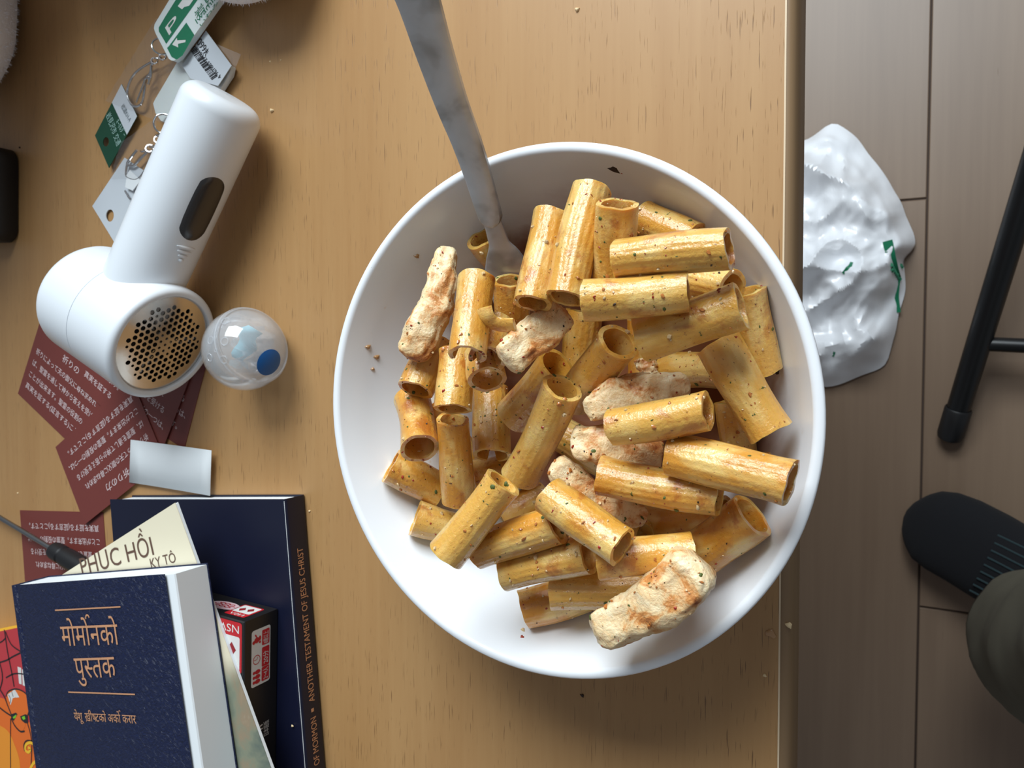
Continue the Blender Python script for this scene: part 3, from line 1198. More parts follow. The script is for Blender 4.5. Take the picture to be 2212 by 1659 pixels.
GS = 'seasoning specks on the bowl wall'
speck('herb_speck', 'dark leaf flake stuck high on the top inner wall of the bowl', 'herb flake', 1327, 364, .0023, M['pepper'], .2, group=GS)
speck('sauce_speck', 'orange sauce fleck beside the dark leaf flake on the top wall', 'sauce', 1344, 373, .0008, M['chili'], .25, group=GS)
speck('herb_speck', 'dark flake on the upper right wall above the uppermost horizontal rigatoni', 'herb flake', 1494, 476, .0012, M['pepper'], .3, group=GS)
speck('pepper_speck', 'dark brown crumb on the right inner wall of the bowl', 'pepper', 1680, 801, .0014, M['pepper'], .4, group=GS)
speck('sauce_speck', 'orange fleck on the right inner wall above the brown crumb', 'sauce', 1671, 750, .0008, M['chili'], .3, group=GS)
speck('sauce_speck', 'brown sauce fleck on the left wall above the left chicken strip', 'sauce', 900, 553, .0012, M['water'], .3, group=GS)
speck('garlic_speck', 'tan crumb on the bare left wall, upper of the column of crumbs', 'garlic', 794, 749, .0013, M['water'], .5, group=GS)
speck('garlic_speck', 'tan crumb on the bare left wall, middle of the column of crumbs', 'garlic', 813, 771, .0013, M['water'], .4, group=GS)
speck('garlic_speck', 'tan crumb on the bare left wall, lowest of the column of crumbs', 'garlic', 805, 797, .0009, M['water'], .5, group=GS)
speck('chili_speck', 'red chili flake on the white bowl floor below the lowest rigatoni', 'chili flake', 1128, 1376, .0009, M['chili'], .3, group=GS)
speck('garlic_speck', 'tan crumb on the bowl floor just above the lone red chili flake', 'garlic', 1130, 1361, .0009, M['garlic'], .5, group=GS)
speck('pepper_speck', 'dark dot on the upper left wall near the rim', 'pepper', 806, 577, .0007, M['pepper'], .4, group=GS)

def hit(x, y, p0, n):
    """Where the line of sight through a pixel meets the plane through p0 with normal n."""
    v = VD + (x - 1106.0) / F * VR - (y - 829.5) / F * VU
    n = np.asarray(n, float)
    return EYE + v * ((np.asarray(p0) - EYE) @ n) / (v @ n)


UPZ = np.array([0, 0, 1.0])


def slab(pts, th):
    """Thin sheet: top outline pts (3D), thickness th below them."""
    return MB().prism([np.asarray(p, float) - np.array([0, 0, th]) for p in pts], (0, 0, th))


# ================================================================== LINT REMOVER
LR = empty('lint_remover', at(300, 640, T), label='white electric lint remover with round perforated metal shaving head', cat='lint remover')
hr = 0.0340
hA = at(358, 746, T + hr)                      # centre of the shaving face
hB = at(184, 634, T + hr)
hax = unit(hA - hB); hL = np.linalg.norm(hA - hB)
hm = MB()
prof = []
for k in range(0, 11):
    a = k / 10 * math.pi / 2
    prof.append((max(0.0005, (hr - 0.015) + 0.015 * math.sin(a)) if k else 0.0005, 0.012 - 0.012 * math.cos(a)))
prof[1:1] = [((hr - .015) * f_, 0.0001 * f_) for f_ in (.3, .6, .9)]
prof += [(hr, hL * .45), (hr, hL * .50), (hr - .0003, hL * .502), (hr - .0003, hL * .506), (hr, hL * .508), (hr, hL - .004)]
for k in range(1, 7):
    a = k / 6 * math.pi / 2
    prof.append((hr - .0030 + .0030 * math.cos(a), hL - .004 + .004 * math.sin(a)))
prof += [(hr - .0044, hL - .0004), (hr - .0048, hL - .0016), (hr - .0048, hL - .008)]
hm.lathe(prof, hB, hax, 96)
hm.build('head', M['white_plastic'], LR, angle=35)
# cutter chamber behind the foil
cm = MB().lathe([(0.0005, hL - .0150), (hr - .0050, hL - .0150), (hr - .0050, hL - .0078)], hB, hax, 64)
cm.build('cutter_chamber', M['dark_inside'], LR)
bl = MB()
fe1 = unit(np.cross(hax, UPZ)); fe2 = np.cross(fe1, hax)
for k in range(3):
    a = k * 2 * math.pi / 3 + .4
    d = fe1 * math.cos(a) + fe2 * math.sin(a)
    bl.box(hB + hax * (hL - .0055) + d * .012, d * .011, np.cross(hax, d) * .0016, hax * .0012)
bl.lathe([(0.0005, hL - .0040), (.004, hL - .0040), (.004, hL - .014)], hB, hax, 20)
bl.build('cutter_blade', M['chrome'], LR)
# perforated foil: a honeycomb of cells, each with its own round hole
foil = MB()
fr = hr - .0052
pitch, hole = 0.00375, 0.00138
fo = hB + hax * (hL - .0022)


def fpt(u, v):
    dome = 0.0016 * (1 - (u * u + v * v) / fr ** 2)
    return fo + fe1 * u + fe2 * v + hax * dome


rp = 0.0232
for i in range(-9, 10):
    for j in range(-9, 10):
        cu, cv = pitch * (i + j * .5), pitch * j * math.sqrt(3) / 2
        rc = math.hypot(cu, cv)
        if rc > fr - .0004:
            continue
        hx = []
        for k in range(12):
            a = math.pi / 6 * k
            rr = (pitch / 2) / math.cos((a + math.pi / 6) % (math.pi / 3) - math.pi / 6)
            hx.append((cu + rr * math.cos(a), cv + rr * math.sin(a)))
        hx = [(u * min(1, fr / max(math.hypot(u, v), 1e-9)), v * min(1, fr / max(math.hypot(u, v), 1e-9))) for u, v in hx]
        if rc < rp:
            hh = hole * (0.62 if rc < .0045 or (i * 7 + j * 3) % 11 == 0 else 1.0)
            inn = [(cu + hh * math.cos(math.pi / 6 * k), cv + hh * math.sin(math.pi / 6 * k)) for k in range(12)]
            low = [fpt(u, v) - hax * .0007 for u, v in inn]
            foil.add([fpt(*p) for p in hx] + [fpt(*p) for p in inn] + low,
                     [(k, (k + 1) % 12, 12 + (k + 1) % 12, 12 + k) for k in range(12)] + [(12 + k, 12 + (k + 1) % 12, 24 + (k + 1) % 12, 24 + k) for k in range(12)])
        else:
            foil.add([fpt(*p) for p in hx], [tuple(range(12))])
foil.lathe([(fr - .0042, hL - .0022 + .00045), (fr, hL - .0022), (fr + .0006, hL - .0034)], hB, hax, 72)
tag(foil.build('perforated_foil', M['foil'], LR, angle=30), label='round metal shaving foil full of small holes')
gr = MB().ring(hB + hax * (hL - .0016), hax, hr - .0050, .0005, 72, 6)
tag(gr.build('guard_ring', M['clear'], LR), label='clear plastic guard ring around the foil')
# handle
q0, q1 = at(318, 590, T + .034), at(490, 205, T + .0300)
hdx = unit(q1 - q0); hdl = np.linalg.norm(q1 - q0)
dR = 0.0218
hpf = [(dR * .985, -.020), (dR * .99, 0.0), (dR, hdl * .5), (dR * 1.0, hdl - .009)]
for k in range(1, 9):
    a = k / 8 * math.pi / 2
    hpf.append((dR - .0085 + .0085 * math.cos(a), hdl - .009 + .0085 * math.sin(a)))
hpf += [((dR - .0085) * f_, hdl - .0005 + .0006 * (1 - f_)) for f_ in (.75, .5, .25, .02)]
MB().lathe(hpf, q0, hdx, 80).build('handle', M['white_plastic'], LR, angle=40)


def on_handle(x, y):
    """Line of sight against the handle's surface: (distance along it, angle about it)."""
    v = unit(VD + (x - 1106.0) / F * VR - (y - 829.5) / F * VU)
    w0 = EYE - q0
    a_ = v - hdx * (v @ hdx); b_ = w0 - hdx * (w0 @ hdx)
    A, B, Cc = a_ @ a_, a_ @ b_, b_ @ b_ - dR * dR
    D = max(B * B - A * Cc, 0)
    p = EYE + v * (-B - math.sqrt(D)) / A
    s = (p - q0) @ hdx
    rvec = unit(p - q0 - hdx * s)
    return s, math.atan2(rvec @ hn2, rvec @ hn1)


hn1 = unit(np.cross(hdx, UPZ)); hn2 = np.cross(hn1, hdx)


def hsurf(s, a, off=0.0):
    return q0 + hdx * s + (hn1 * math.cos(a) + hn2 * math.sin(a)) * (dR + off)


s0, a0 = on_handle(468, 398)
s1, a1 = on_handle(408, 505)
sc, ac = (s0 + s1) / 2, on_handle(440, 450)[1]
hl_, hw_ = abs(s0 - s1) / 2 + .0045, 0.0088


def handle_patch(name, mat, hl, hw, off, edge, label=None):
    mb = MB()
    n1, n2 = 32, 8
    vs, fs = [], []
    for j in range(n2 + 1):
        f_ = j / n2
        for k in range(n1):
            a = 2 * math.pi * k / n1
            du = math.cos(a) * hw
            dv = math.sin(a) * hw + math.copysign(hl - hw, math.sin(a)) * min(1, abs(math.sin(a)) * 3)
            h = off * (1 - max(0, (f_ - edge) / (1 - edge)) ** 2) - (0.0004 if f_ == 1 else 0)
            vs.append(hsurf(sc + dv * f_, ac + du * f_ / dR, h))
    for j in range(n2):
        for k in range(n1):
            fs.append((j * n1 + k, j * n1 + (k + 1) % n1, (j + 1) * n1 + (k + 1) % n1, (j + 1) * n1 + k))
    o = mb.add(vs, fs).build(name, mat, LR, angle=60)
    if label: o['label'] = label
    return o


handle_patch('indicator_window', M['dark_window'], hl_, hw_, .0007, .8, 'dark oval window in the handle')
for k in range(4):
    s_, a_ = on_handle(383 + k * 7.0, 553 - k * 1.5)
    wd = .0012 + .0012 * k
    s_ = on_handle(396, 551)[0] + (.0045 - k * .0026)
    a_ = on_handle(396, 551)[1]
    mb = MB().tube([hsurf(s_, a_ + t * (.0056 - .0014 * k) / dR, .0002) for t in (-1, -.5, 0, .5, 1)], [.0004, .0009, .0010, .0009, .0004], 8)
    mb.build('arrow_ridge', M['white_plastic'], LR)

# ================================================================== TOY CAPSULE
bR = 0.0226
bc = at(529, 755, T + bR)
CP = empty('toy_capsule', (bc[0], bc[1], T), label='clear round toy capsule with a blue dot sticker beside the lint remover', cat='capsule')
bax = unit(np.array([0.93, 0.30, 0.18]))
be1 = unit(np.cross(bax, UPZ)); be2 = np.cross(be1, bax)


def shell(lo, hi, r, th=.0006, n=20):
    pf = [(r * math.sin(a), -r * math.cos(a)) for a in np.linspace(lo, hi, n)]
    pi = [((r - th) * math.sin(a), -(r - th) * math.cos(a)) for a in np.linspace(hi, lo, n)]
    return pf + pi


MB().lathe(shell(.02, 1.95, bR), bc, bax, 64).build('vented_half', M['clear'], CP)
MB().lathe(shell(1.98, 3.12, bR * .985), bc, bax, 64).build('smooth_half', M['clear'], CP)
sb = MB()
for a, e in ((1.90, .0005), (1.99, .0004)):
    sb.ring(bc - bax * bR * math.cos(a), bax, bR * math.sin(a) + .0002, e, 64, 6, e=be1)
sb.build('seam_rim', M['clear'], CP)
vents = MB()
for (x, y, r_) in ((487, 693, .0022), (485, 737, .0020), (455, 735, .0020), (453, 772, .0020), (483, 777, .0020), (466, 757, .0008)):
    v = unit(VD + (x - 1106.0) / F * VR - (y - 829.5) / F * VU)
    w0 = EYE - bc
    B = v @ w0
    D = B * B - (w0 @ w0 - bR * bR)
    p = EYE + v * (-B - math.sqrt(max(D, 0)))
    vents.ring(p, p - bc, r_, .00028, 20, 6)
vents.build('vent_hole', M['clear'], CP)
v = unit(VD + (583 - 1106.0) / F * VR - (784 - 829.5) / F * VU)
w0 = EYE - bc
B = v @ w0
p = EYE + v * (-B - math.sqrt(max(B * B - (w0 @ w0 - bR * bR), 0)))
sn = unit(p - bc); st1 = unit(np.cross(sn, UPZ)); st2 = np.cross(st1, sn)
sk = MB()
vs, fs = [], []
for j in range(7):
    for k in range(28):
        an = .33 * j / 6; a = 2 * math.pi * k / 28
        vs.append(bc + (sn * math.cos(an) + (st1 * math.cos(a) + st2 * math.sin(a)) * math.sin(an)) * (bR + .0003))
for j in range(6):
    for k in range(28):
        fs.append((j * 28 + k, j * 28 + (k + 1) % 28, j * 28 + 28 + (k + 1) % 28, j * 28 + 28 + k))
tag(sk.add(vs, fs).build('round_sticker', M['blue_sticker'], CP), label='round blue sticker')
# paper strip and wrapper inside
ps = MB()
pa = at(552, 712, T + .030); pb = at(512, 775, T + .012)
side = unit(np.cross(pb - pa, EYE - bc))
vs, fs = [], []
for i, t in enumerate(np.linspace(0, 1, 9)):
    p = pa + (pb - pa) * t + UPZ * .0025 * math.sin(t * 9) + side * .001 * math.sin(t * 5)
    w = .0042 + .0012 * math.sin(t * 4)
    vs += [p - side * w, p + side * w]
for i in range(8):
    fs.append((2 * i, 2 * i + 1, 2 * i + 3, 2 * i + 2))
o = ps.add(vs, fs).build('paper_strip', M['blue_paper'])
sm = o.modifiers.new('thick', 'SOLIDIFY'); sm.thickness = .0003
tag(o, 'pale blue folded paper strip inside the clear capsule', 'paper strip')
rnd = random.Random(5)
wr = MB()
vs, fs = [], []
for i in range(9):
    for j in range(12):
        u, w = i / 8 - .5, j / 11 - .5
        q = bc + np.array([u * .024 + .004 * math.sin(j * 1.7), w * .026, -.008 + .005 * math.sin(i * 2.1 + j) + .004 * rnd.random()])
        d = q - bc
        l_ = np.linalg.norm(d)
        if l_ > .0195: q = bc + d * .0195 / l_
        vs.append(q)
for i in range(8):
    for j in range(11):
        fs.append((i * 12 + j, i * 12 + j + 1, i * 12 + 13 + j, i * 12 + 12 + j))
tag(wr.add(vs, fs).build('plastic_wrapper', M['clear'], smooth=False), 'crumpled clear wrapper inside the round capsule', 'wrapper')

# ================================================================== CARDS
LINES = ['祈りによって天の御父に尋ね求めれ', 'ば、聖霊を通して神から答えを受ける', 'ことが出来ます。聖霊の役割の一つは、', '真実を証する(証言する)ことです。']


def text_card(label, bl, right, L, H, z):
    """A dark red text card; bl = its bottom left corner as read, right = reading direction."""
    bl = np.array([bl[0], bl[1], T + z])
    right = unit([right[0], right[1], 0]); up = np.cross(UPZ, right)
    c = [bl, bl + right * L, bl + right * L + up * H, bl + up * H]
    o = slab(c, .00035).build('text_card', M['maroon'], smooth=False)
    tag(o, label, 'card', 'dark red text cards on the table')
    mb = MB()
    lift = UPZ * .00012
    put_text(mb, '祈りの力', bl + right * L * .36 + up * H * .79 + lift, right, up, L * .28, .0042)
    for k, s in enumerate(LINES):
        put_text(mb, s, bl + right * L * .06 + up * H * (.62 - .155 * k) + lift, right, up, L * .88 * len(s) / 18, .0036)
    mb.build('printed_text', M['card_print'], o, smooth=False, )
    return o


CL, CH = 0.096, 0.060
ra = at(145, 950, T) - at(41, 850, T)
text_card('dark red text card farthest left under the lint remover head', at(41, 850, T), ra, CL, CH, .0008)
rb = at(224, 878, T) - at(168, 827, T)
text_card('dark red text card directly under the lint remover, mostly hidden by its head', at(168, 827, T), rb, CL, CH, .0016)
ce = unit(at(401, 962, T) - at(444, 797, T))
cr_ = np.cross(ce, UPZ) * -1.0
if cr_[0] < 0: cr_ = -cr_
tr_ = at(449, 778, T)
text_card('dark red text card whose right edge shows below the perforated head', tr_ + ce * CH - cr_ * CL, cr_, CL, CH, .0004)
dP = at(127, 965, T); ds = unit(at(181, 1107, T) - dP); dl = np.cross(UPZ, ds)
if dl[0] < 0: dl = -dl
text_card('dark red text card lying upside down in front of the others, under the blank card', dP + dl * CL, -dl, CL, CH, .0024)
eP = at(44, 1102, T); el_ = unit(at(240, 1107, T) - eP); es = -np.cross(UPZ, el_)
text_card('dark red text card lying apart under the screwdriver', eP + el_ * CL, -el_, CL, CH, .0004)

wc = MB()
cs = [at(282, 950, T + .0034), at(456, 973, T + .0050), at(453, 1071, T + .0046), at(279, 1042, T + .0032)]
vs, fs = [], []
for i in range(9):
    t = i / 8
    for a, b in ((0, 1), (3, 2)):
        vs.append(cs[a] + (cs[b] - cs[a]) * t - UPZ * .0007 * math.sin(math.pi * t))
for i in range(8):
    fs.append((2 * i, 2 * i + 1, 2 * i + 3, 2 * i + 2))
o = wc.add(vs, fs).build('blank_card', M['white_card'])
sm = o.modifiers.new('thick', 'SOLIDIFY'); sm.thickness = .0004
tag(o, 'small blank white card slightly curled, lying on a dark red card', 'card')

# ================================================================== KEYCHAINS IN POUCHES
k_ = lambda x, y: (180 + x / 4.879, y / 4.879)


def loop(mb, pxs, z, r, closed=True, zz=None):
    p = [at(*k_(x, y), T + (zz[i] if zz else z)) for i, (x, y) in enumerate(pxs)]
    if closed:
        p = smooth_pts(p + [p[0]], 6)
        mb.tube(p, r, 8, cap=False)
    else:
        mb.tube(smooth_pts(p, 6), r, 8)


# sign-shaped key tag
kz = .0125
KT = empty('key_tag', at(*k_(1000, 300), T + kz), label='green and white road sign key tag with a letter P and arrow', cat='keychain')
ext = [(905, 0), (750, 255), (744, 300), (760, 350), (900, 618), (925, 636), (955, 638), (1000, 605), (1175, 365), (1440, -10)]
far = [(2050, -870), (1515, -870)]
pl = [at(*k_(*p), T + kz) for p in ext + far]
slab(pl, .0036).build('tag_plate', M['acrylic'], KT, angle=50)
ga = MB()
patch_px(ga, [k_(*p) for p in [(960, 20), (865, 172), (795, 290), (795, 330), (873, 462), (1180, 30), (1560, -520), (1330, -520)]], T + kz, .00012)
ga.build('sign_field', M['green_print'], KT, smooth=False)
gb = MB()
patch_px(gb, [k_(*p) for p in [(900, 488), (1085, 238), (1170, 368), (1045, 585), (985, 628), (930, 600), (882, 505)]], T + kz, .00012)
gb.build('arrow_field', M['green_print'], KT, smooth=False)
wm = MB()
line_px(wm, 'P', k_(905, 372), k_(1010, 232), T + kz, .0064, .00022)
patch_px(wm, [k_(*p) for p in [(935, 470), (985, 398), (990, 425), (1078, 420), (1075, 445), (998, 462), (1000, 500)]], T + kz, .00022)
patch_px(wm, [k_(*p) for p in [(995, 65), (1075, -45), (1190, -45), (1115, 60), (1062, 75), (1040, 98)]], T + kz, .00022)
tag(wm.build('sign_symbols', M['label_white'], KT, smooth=False), label='white P, arrow and pictogram')
gt = MB()
line_px(gt, '岩見沢', k_(1195, 200), k_(1480, -180), T + kz, .0040, .00015)
line_px(gt, 'Iwamizawa', k_(1200, 252), k_(1530, -190), T + kz, .0034, .00015)
line_px(gt, 'いわみざわ', k_(1240, 285), k_(1560, -150), T + kz, .0020, .00015)
gt.build('sign_text', M['green_print'], KT, smooth=False)
rg = MB()
rg.ring(at(*k_(822, 490), T + .0110), (0.75, .2, .6), .0052, .0005, 28, 8)
rg.build('split_ring', M['chrome'], KT)
ch = MB()
for i, (x, y) in enumerate(((870, 570), (835, 600), (790, 610), (750, 640))):
    ch.ring(at(*k_(x, y), T + .0065), (0.6, .3, 1) if i % 2 else (.2, .9, .4), .0020, .0005, 16, 6)
ch.build('chain', M['chrome'], KT)
cl = MB()
loop(cl, [(730, 650), (640, 700), (540, 780), (480, 890), (465, 1000), (510, 1100), (570, 1120), (620, 1080), (640, 980), (660, 840), (700, 780), (720, 700)], .0045, .00075)
loop(cl, [(690, 830), (655, 830), (630, 900), (560, 1080)], .0062, .0006, False)
loop(cl, [(715, 690), (710, 800), (685, 890)], .0060, .0008, False)
cl.build('clasp', M['chrome'], KT)

# green header card of the upper pouch
P1 = empty('pouch', at(*k_(500, 900), T), label='clear plastic pouch with a dark green header card, upper of two', cat='pouch')
hz = T + .0036
hc = [k_(*p) for p in [(402, 885), (566, 1225), (268, 1768), (122, 1428)]]


def edge_mix(c, t):
    return [(c[0][0] + (c[3][0] - c[0][0]) * t, c[0][1] + (c[3][1] - c[0][1]) * t), (c[1][0] + (c[2][0] - c[1][0]) * t, c[1][1] + (c[2][1] - c[1][1]) * t)]


def holed_quad(mb, quad, hole, r, z, th, n=24, ry=1.0):
    """A flat card with a round hole right through it."""
    Q = [at(x, y, z) for x, y in quad]
    c = at(*hole, z)
    out = []
    e1, e2 = np.array([1, 0, 0.]), np.array([0, 1, 0.])
    for k in range(n):
        a = 2 * math.pi * k / n
        d = np.array([math.cos(a), math.sin(a), 0])
        best = 1e9
        for i in range(4):
            p, q = Q[i] - c, Q[(i + 1) % 4] - c
            s = q - p
            den = d[0] * s[1] - d[1] * s[0]
            if abs(den) < 1e-12: continue
            t = (p[0] * s[1] - p[1] * s[0]) / den
            u = (p[0] * d[1] - p[1] * d[0]) / den
            if t > 0 and -1e-9 <= u <= 1 + 1e-9: best = min(best, t)
        out.append((a, c + d * best))
    for q in Q:
        a = math.atan2(q[1] - c[1], q[0] - c[0]) % (2 * math.pi)
        out.append((a, q))
    out.sort(key=lambda t: t[0])
    inn = [c + np.array([math.cos(a), math.sin(a), 0]) * r for a, _ in out]
    outp = [p for _, p in out]
    m = len(out)
    dz = np.array([0, 0, th])
    vs = outp + inn + [p - dz for p in outp] + [p - dz for p in inn]
    fs = []
    for k in range(m):
        l = (k + 1) % m
        fs += [(k, l, m + l, m + k), (2 * m + l, 2 * m + k, 3 * m + k, 3 * m + l), (l, k, 2 * m + k, 2 * m + l), (m + k, m + l, 3 * m + l, 3 * m + k)]
    mb.add(vs, fs)


mb = MB()
holed_quad(mb, hc, k_(238, 1495), .0030, hz, .0005)
o = mb.build('header_card', M['dark_green'], P1, smooth=False)
tag(o, label='dark green header card with pale writing and a hang hole')
wl = MB()
e = edge_mix(hc, .36)
patch_px(wl, [hc[0], hc[1], e[1], e[0]], hz, .00018)
tag(wl.build('white_label', M['grey_card'], P1, smooth=False), label='white end of the header card')
wt = MB()
line_px(wt, '岩見沢市 交通', k_(240, 1215), k_(355, 1545), hz, .0042, .0003)
line_px(wt, 'ｷｰﾎﾙﾀﾞｰ', k_(340, 1290), k_(420, 1450), hz, .0036, .0003)
wt.build('header_writing', M['pale_green_print'], P1, smooth=False)
wg = MB()
line_px(wg, '標識KH-A', k_(395, 1125), k_(480, 1290), hz, .0030, .0003)
wg.build('label_writing', M['grey_print'], P1, smooth=False)


def film(name, quad, zc, amp, parent, seed, nu=26, nv=18):
    q = [at(x, y, T + z) for (x, y), z in zip(quad, zc)]
    vs, fs = [], []
    for i in range(nu + 1):
        for j in range(nv + 1):
            u, v = i / nu, j / nv
            p = q[0] * (1 - u) * (1 - v) + q[1] * u * (1 - v) + q[2] * u * v + q[3] * (1 - u) * v
            w = noise.noise(Vector((u * 3 + seed, v * 14, seed))) + .5 * noise.noise(Vector((u * 10, v * 22 + seed, seed)))
            p = p + UPZ * amp * abs(w)
            vs.append(p)
    for i in range(nu):
        for j in range(nv):
            a = i * (nv + 1) + j
            fs.append((a, a + nv + 1, a + nv + 2, a + 1))
    return MB().add(vs, fs).build(name, M['film'], parent, angle=180)


film('film', [(228, 218), (337, 40), (522, 118), (440, 300)], (.0042, .0060, .0066, .0060), .0010, P1, 1.3)
# second key tag: plain white back, price label
K2 = empty('key_tag', at(400, 200, T), label='white-backed acrylic key tag under the lint remover handle with a price label', cat='keychain')
pt = [k_(*p) for p in [(735, 1090), (760, 1040), (985, 660), (1060, 560), (1260, 480), (1560, 700), (1540, 790), (1330, 1120), (1010, 1340), (900, 1310), (815, 1270), (760, 1190)]]
slab([at(x, y, T + .0050) for x, y in pt], .0034).build('tag_plate', M['acrylic'], K2, angle=50)
lb = [k_(*p) for p in [(1290, 322), (1562, 690), (1420, 905), (1130, 830), (1040, 690)]]
lz = T + .0078
o = slab([at(x, y, lz) for x, y in lb], .0003).build('price_label', M['grey_card'], K2, smooth=False)
bt = MB()
line_px(bt, '¥660', k_(1330, 530), k_(1235, 395), lz, .0045, .0002)
line_px(bt, '4 967883 271812', k_(1455, 800), k_(1205, 500), lz, .0026, .0002)
bar0, bar1 = np.array(k_(1180, 480)), np.array(k_(1415, 800))
perp = np.array([-.83, .55])
rnd = random.Random(12)
t = 0.0
while t < 1:
    w = rnd.choice((.008, .012, .02, .028))
    p, q = bar0 + (bar1 - bar0) * t, bar0 + (bar1 - bar0) * min(1, t + w)
    d = perp * 15.5
    patch_px(bt, [tuple(p), tuple(q), tuple(q + d), tuple(p + d)], lz, .0002)
    t += w + rnd.choice((.010, .016, .026))
bt.build('label_print', M['black_print'], K2, smooth=False)
rg = MB()
rg.ring(at(*k_(845, 1305), T + .0070), (.55, -.1, .8), .0058, .0006, 28, 8)
rg.build('split_ring', M['chrome'], K2)
ch = MB()
for i, (x, y) in enumerate(((810, 1420), (790, 1470), (745, 1545), (700, 1565), (650, 1590))):
    ch.ring(at(*k_(x, y), T + .0040), (0.6, .3, 1) if i % 2 else (.2, .9, .4), .0024, .0006, 16, 6)
ch.build('chain', M['chrome'], K2)
cl = MB()
k2 = lambda x, y: (180 + x / 4.047, 150 + y / 4.047)
for pts_, r_, c_ in (([(470, 705), (410, 780), (385, 830), (440, 840), (520, 760), (560, 720)], .0008, False),
                     ([(390, 800), (375, 880), (385, 940), (470, 960), (540, 880), (590, 760), (610, 700)], .0007, False),
                     ([(365, 1060), (400, 1120), (420, 1140)], .0006, False)):
    p = [at(*k2(x, y), T + .0034) for x, y in pts_]
    cl.tube(smooth_pts(p, 6), r_, 8)
cl.build('clasp', M['chrome'], K2)
st_ = slab([at(*k2(x, y), T + .0040) for x, y in [(405, 880), (500, 970), (430, 1060), (365, 1030), (380, 920)]], .0006)
tag(st_.build('paper_tab', M['white_card'], K2, smooth=False), label='small white paper tab on the clasp')

P2 = empty('pouch', at(240, 440, T), label='clear plastic pouch with a blank white header card, lower of two', cat='pouch')
mb = MB()
holed_quad(mb, [k2(*p) for p in [(360, 772), (640, 960), (300, 1560), (78, 1195)]], k2(232, 1278), .0040, T + .0016, .0006)
tag(mb.build('header_card', M['grey_card'], P2, smooth=False), label='blank white header card with a hang hole')
film('film', [k2(330, 640), k2(640, 420), k2(640, 960), k2(230, 960)], (.0050, .0064, .0060, .0030), .0007, P2, 4.1)

# ================================================================== BOOKS AND BOXES
# --- big navy book, spine towards the bowl
zb = T + .0167
s_top0, s_bot0 = at(614, 1079, zb), at(660, 1068, T)
s_bot1 = at(705, 1640, T)
bdir = unit(s_bot1 - s_bot0)                     # along the spine, towards the bottom of the picture
bnrm = np.cross(bdir, UPZ)
if bnrm[0] < 0: bnrm = -bnrm
blen, bwid = 0.225, 0.150
o0 = np.array([s_bot0[0], s_bot0[1], T])
BB = empty('book', o0 - bnrm * .07 + bdir * .1, label='large thick navy book at the bottom of the stack with lettered spine', cat='book')


def bpt(w, l, h):
    """Point of the big book: w in from the spine, l along it, h above the table."""
    return o0 - bnrm * w + bdir * l + UPZ * h


MB().prism([bpt(.0008, .0012, .0008), bpt(bwid - .001, .0012, .0008), bpt(bwid - .001, blen - .001, .0008), bpt(.0008, blen - .001, .0008)], UPZ * .0152).build('page_block', M['page'], BB, smooth=False)
mb = MB()
sec = [(bwid, .0161), (.0030, .0161), (.0012, .0160), (.0003, .0154), (0, .0140), (0, .0022), (.0004, .0008), (.0014, .0001), (bwid, 0.0), (bwid, .0005), (.0016, .0006), (.0008, .0012), (.0006, .0024), (.0006, .0138), (.0010, .0152), (.0016, .0155), (bwid, .0155)]
vs = [bpt(w, l, h + .0001) for l in (0, blen) for w, h in sec]
m_ = len(sec)
mb.add(vs, [(k, (k + 1) % m_, m_ + (k + 1) % m_, m_ + k) for k in range(m_)] + [tuple(range(m_))[::-1], tuple(range(m_, 2 * m_))])
mb.build('cover', M['navy'], BB, angle=50)
mt = MB()


def spine_l(x, y):
    return float((hit(x, y, o0, bnrm) - o0) @ bdir)


for s, pa_, pb_ in (('OF MORMON', (683, 1653), (678, 1548)), ('ANOTHER TESTAMENT OF JESUS CHRIST', (675, 1515), (649, 1183))):
    la, lb_ = spine_l(*pa_), spine_l(*pb_)
    put_text(mt, s, bpt(-.00025, la, .0058), -bdir, UPZ, abs(la - lb_), .0044)
l_ = spine_l(676, 1533)
mt.box(bpt(-.0002, l_, .0080), bdir * .0009, UPZ * .0009, bnrm * .00008)
mt.build('spine_lettering', M['copper'], BB, smooth=False)

# --- black game box standing on it
zx = T + .0407
gc0 = at(528, 1344, zx)
gdir = unit(at(525, 1470, zx) - at(526.5, 1344, zx))
gn = np.cross(gdir, UPZ)
if gn[0] < 0: gn = -gn
gH = zx - zb - .0002
GB = empty('game_box', gc0 - gn * .03 + gdir * .05 - UPZ * gH, label='black card game box with red and white labels lying on the large navy book', cat='box')
g0 = np.array([gc0[0], gc0[1], 0])


def gpt(w, l, z):
    return g0 - gn * w + gdir * l + UPZ * z


gw, gl = 0.064, 0.100
mb = MB()
ins = .0006
rr = []
for z_, i_ in ((zb + .0002, 0.0), (zx - .0006, 0.0), (zx, ins)):
    rr.append([gpt(i_, i_, z_), gpt(gw - i_, i_, z_), gpt(gw - i_, gl - i_, z_), gpt(i_, gl - i_, z_)])
mb.add([p for r in rr for p in r], [(0, 1, 2, 3), (11, 10, 9, 8)] + [(a + (k + 1) % 4, a + k, a + 4 + k, a + 4 + (k + 1) % 4) for a in (0, 4) for k in range(4)])
mb.build('box_body', M['black_card'], GB, smooth=False)
kk = lambda x, y: (420 + x / 3.325, 1160 + y / 3.325)


def gx(x, y, lift=.00015):
    return hit(*kk(x, y), g0 + gn * lift, gn)


def gyf(x, y, lift=.00015):
    return hit(*kk(x, y), g0 - gdir * lift, gdir)


def gz(x, y, lift=.00015):
    return at(*kk(x, y), zx + lift)


def quad(mb, pts):
    mb.add(pts, [tuple(range(len(pts)))])


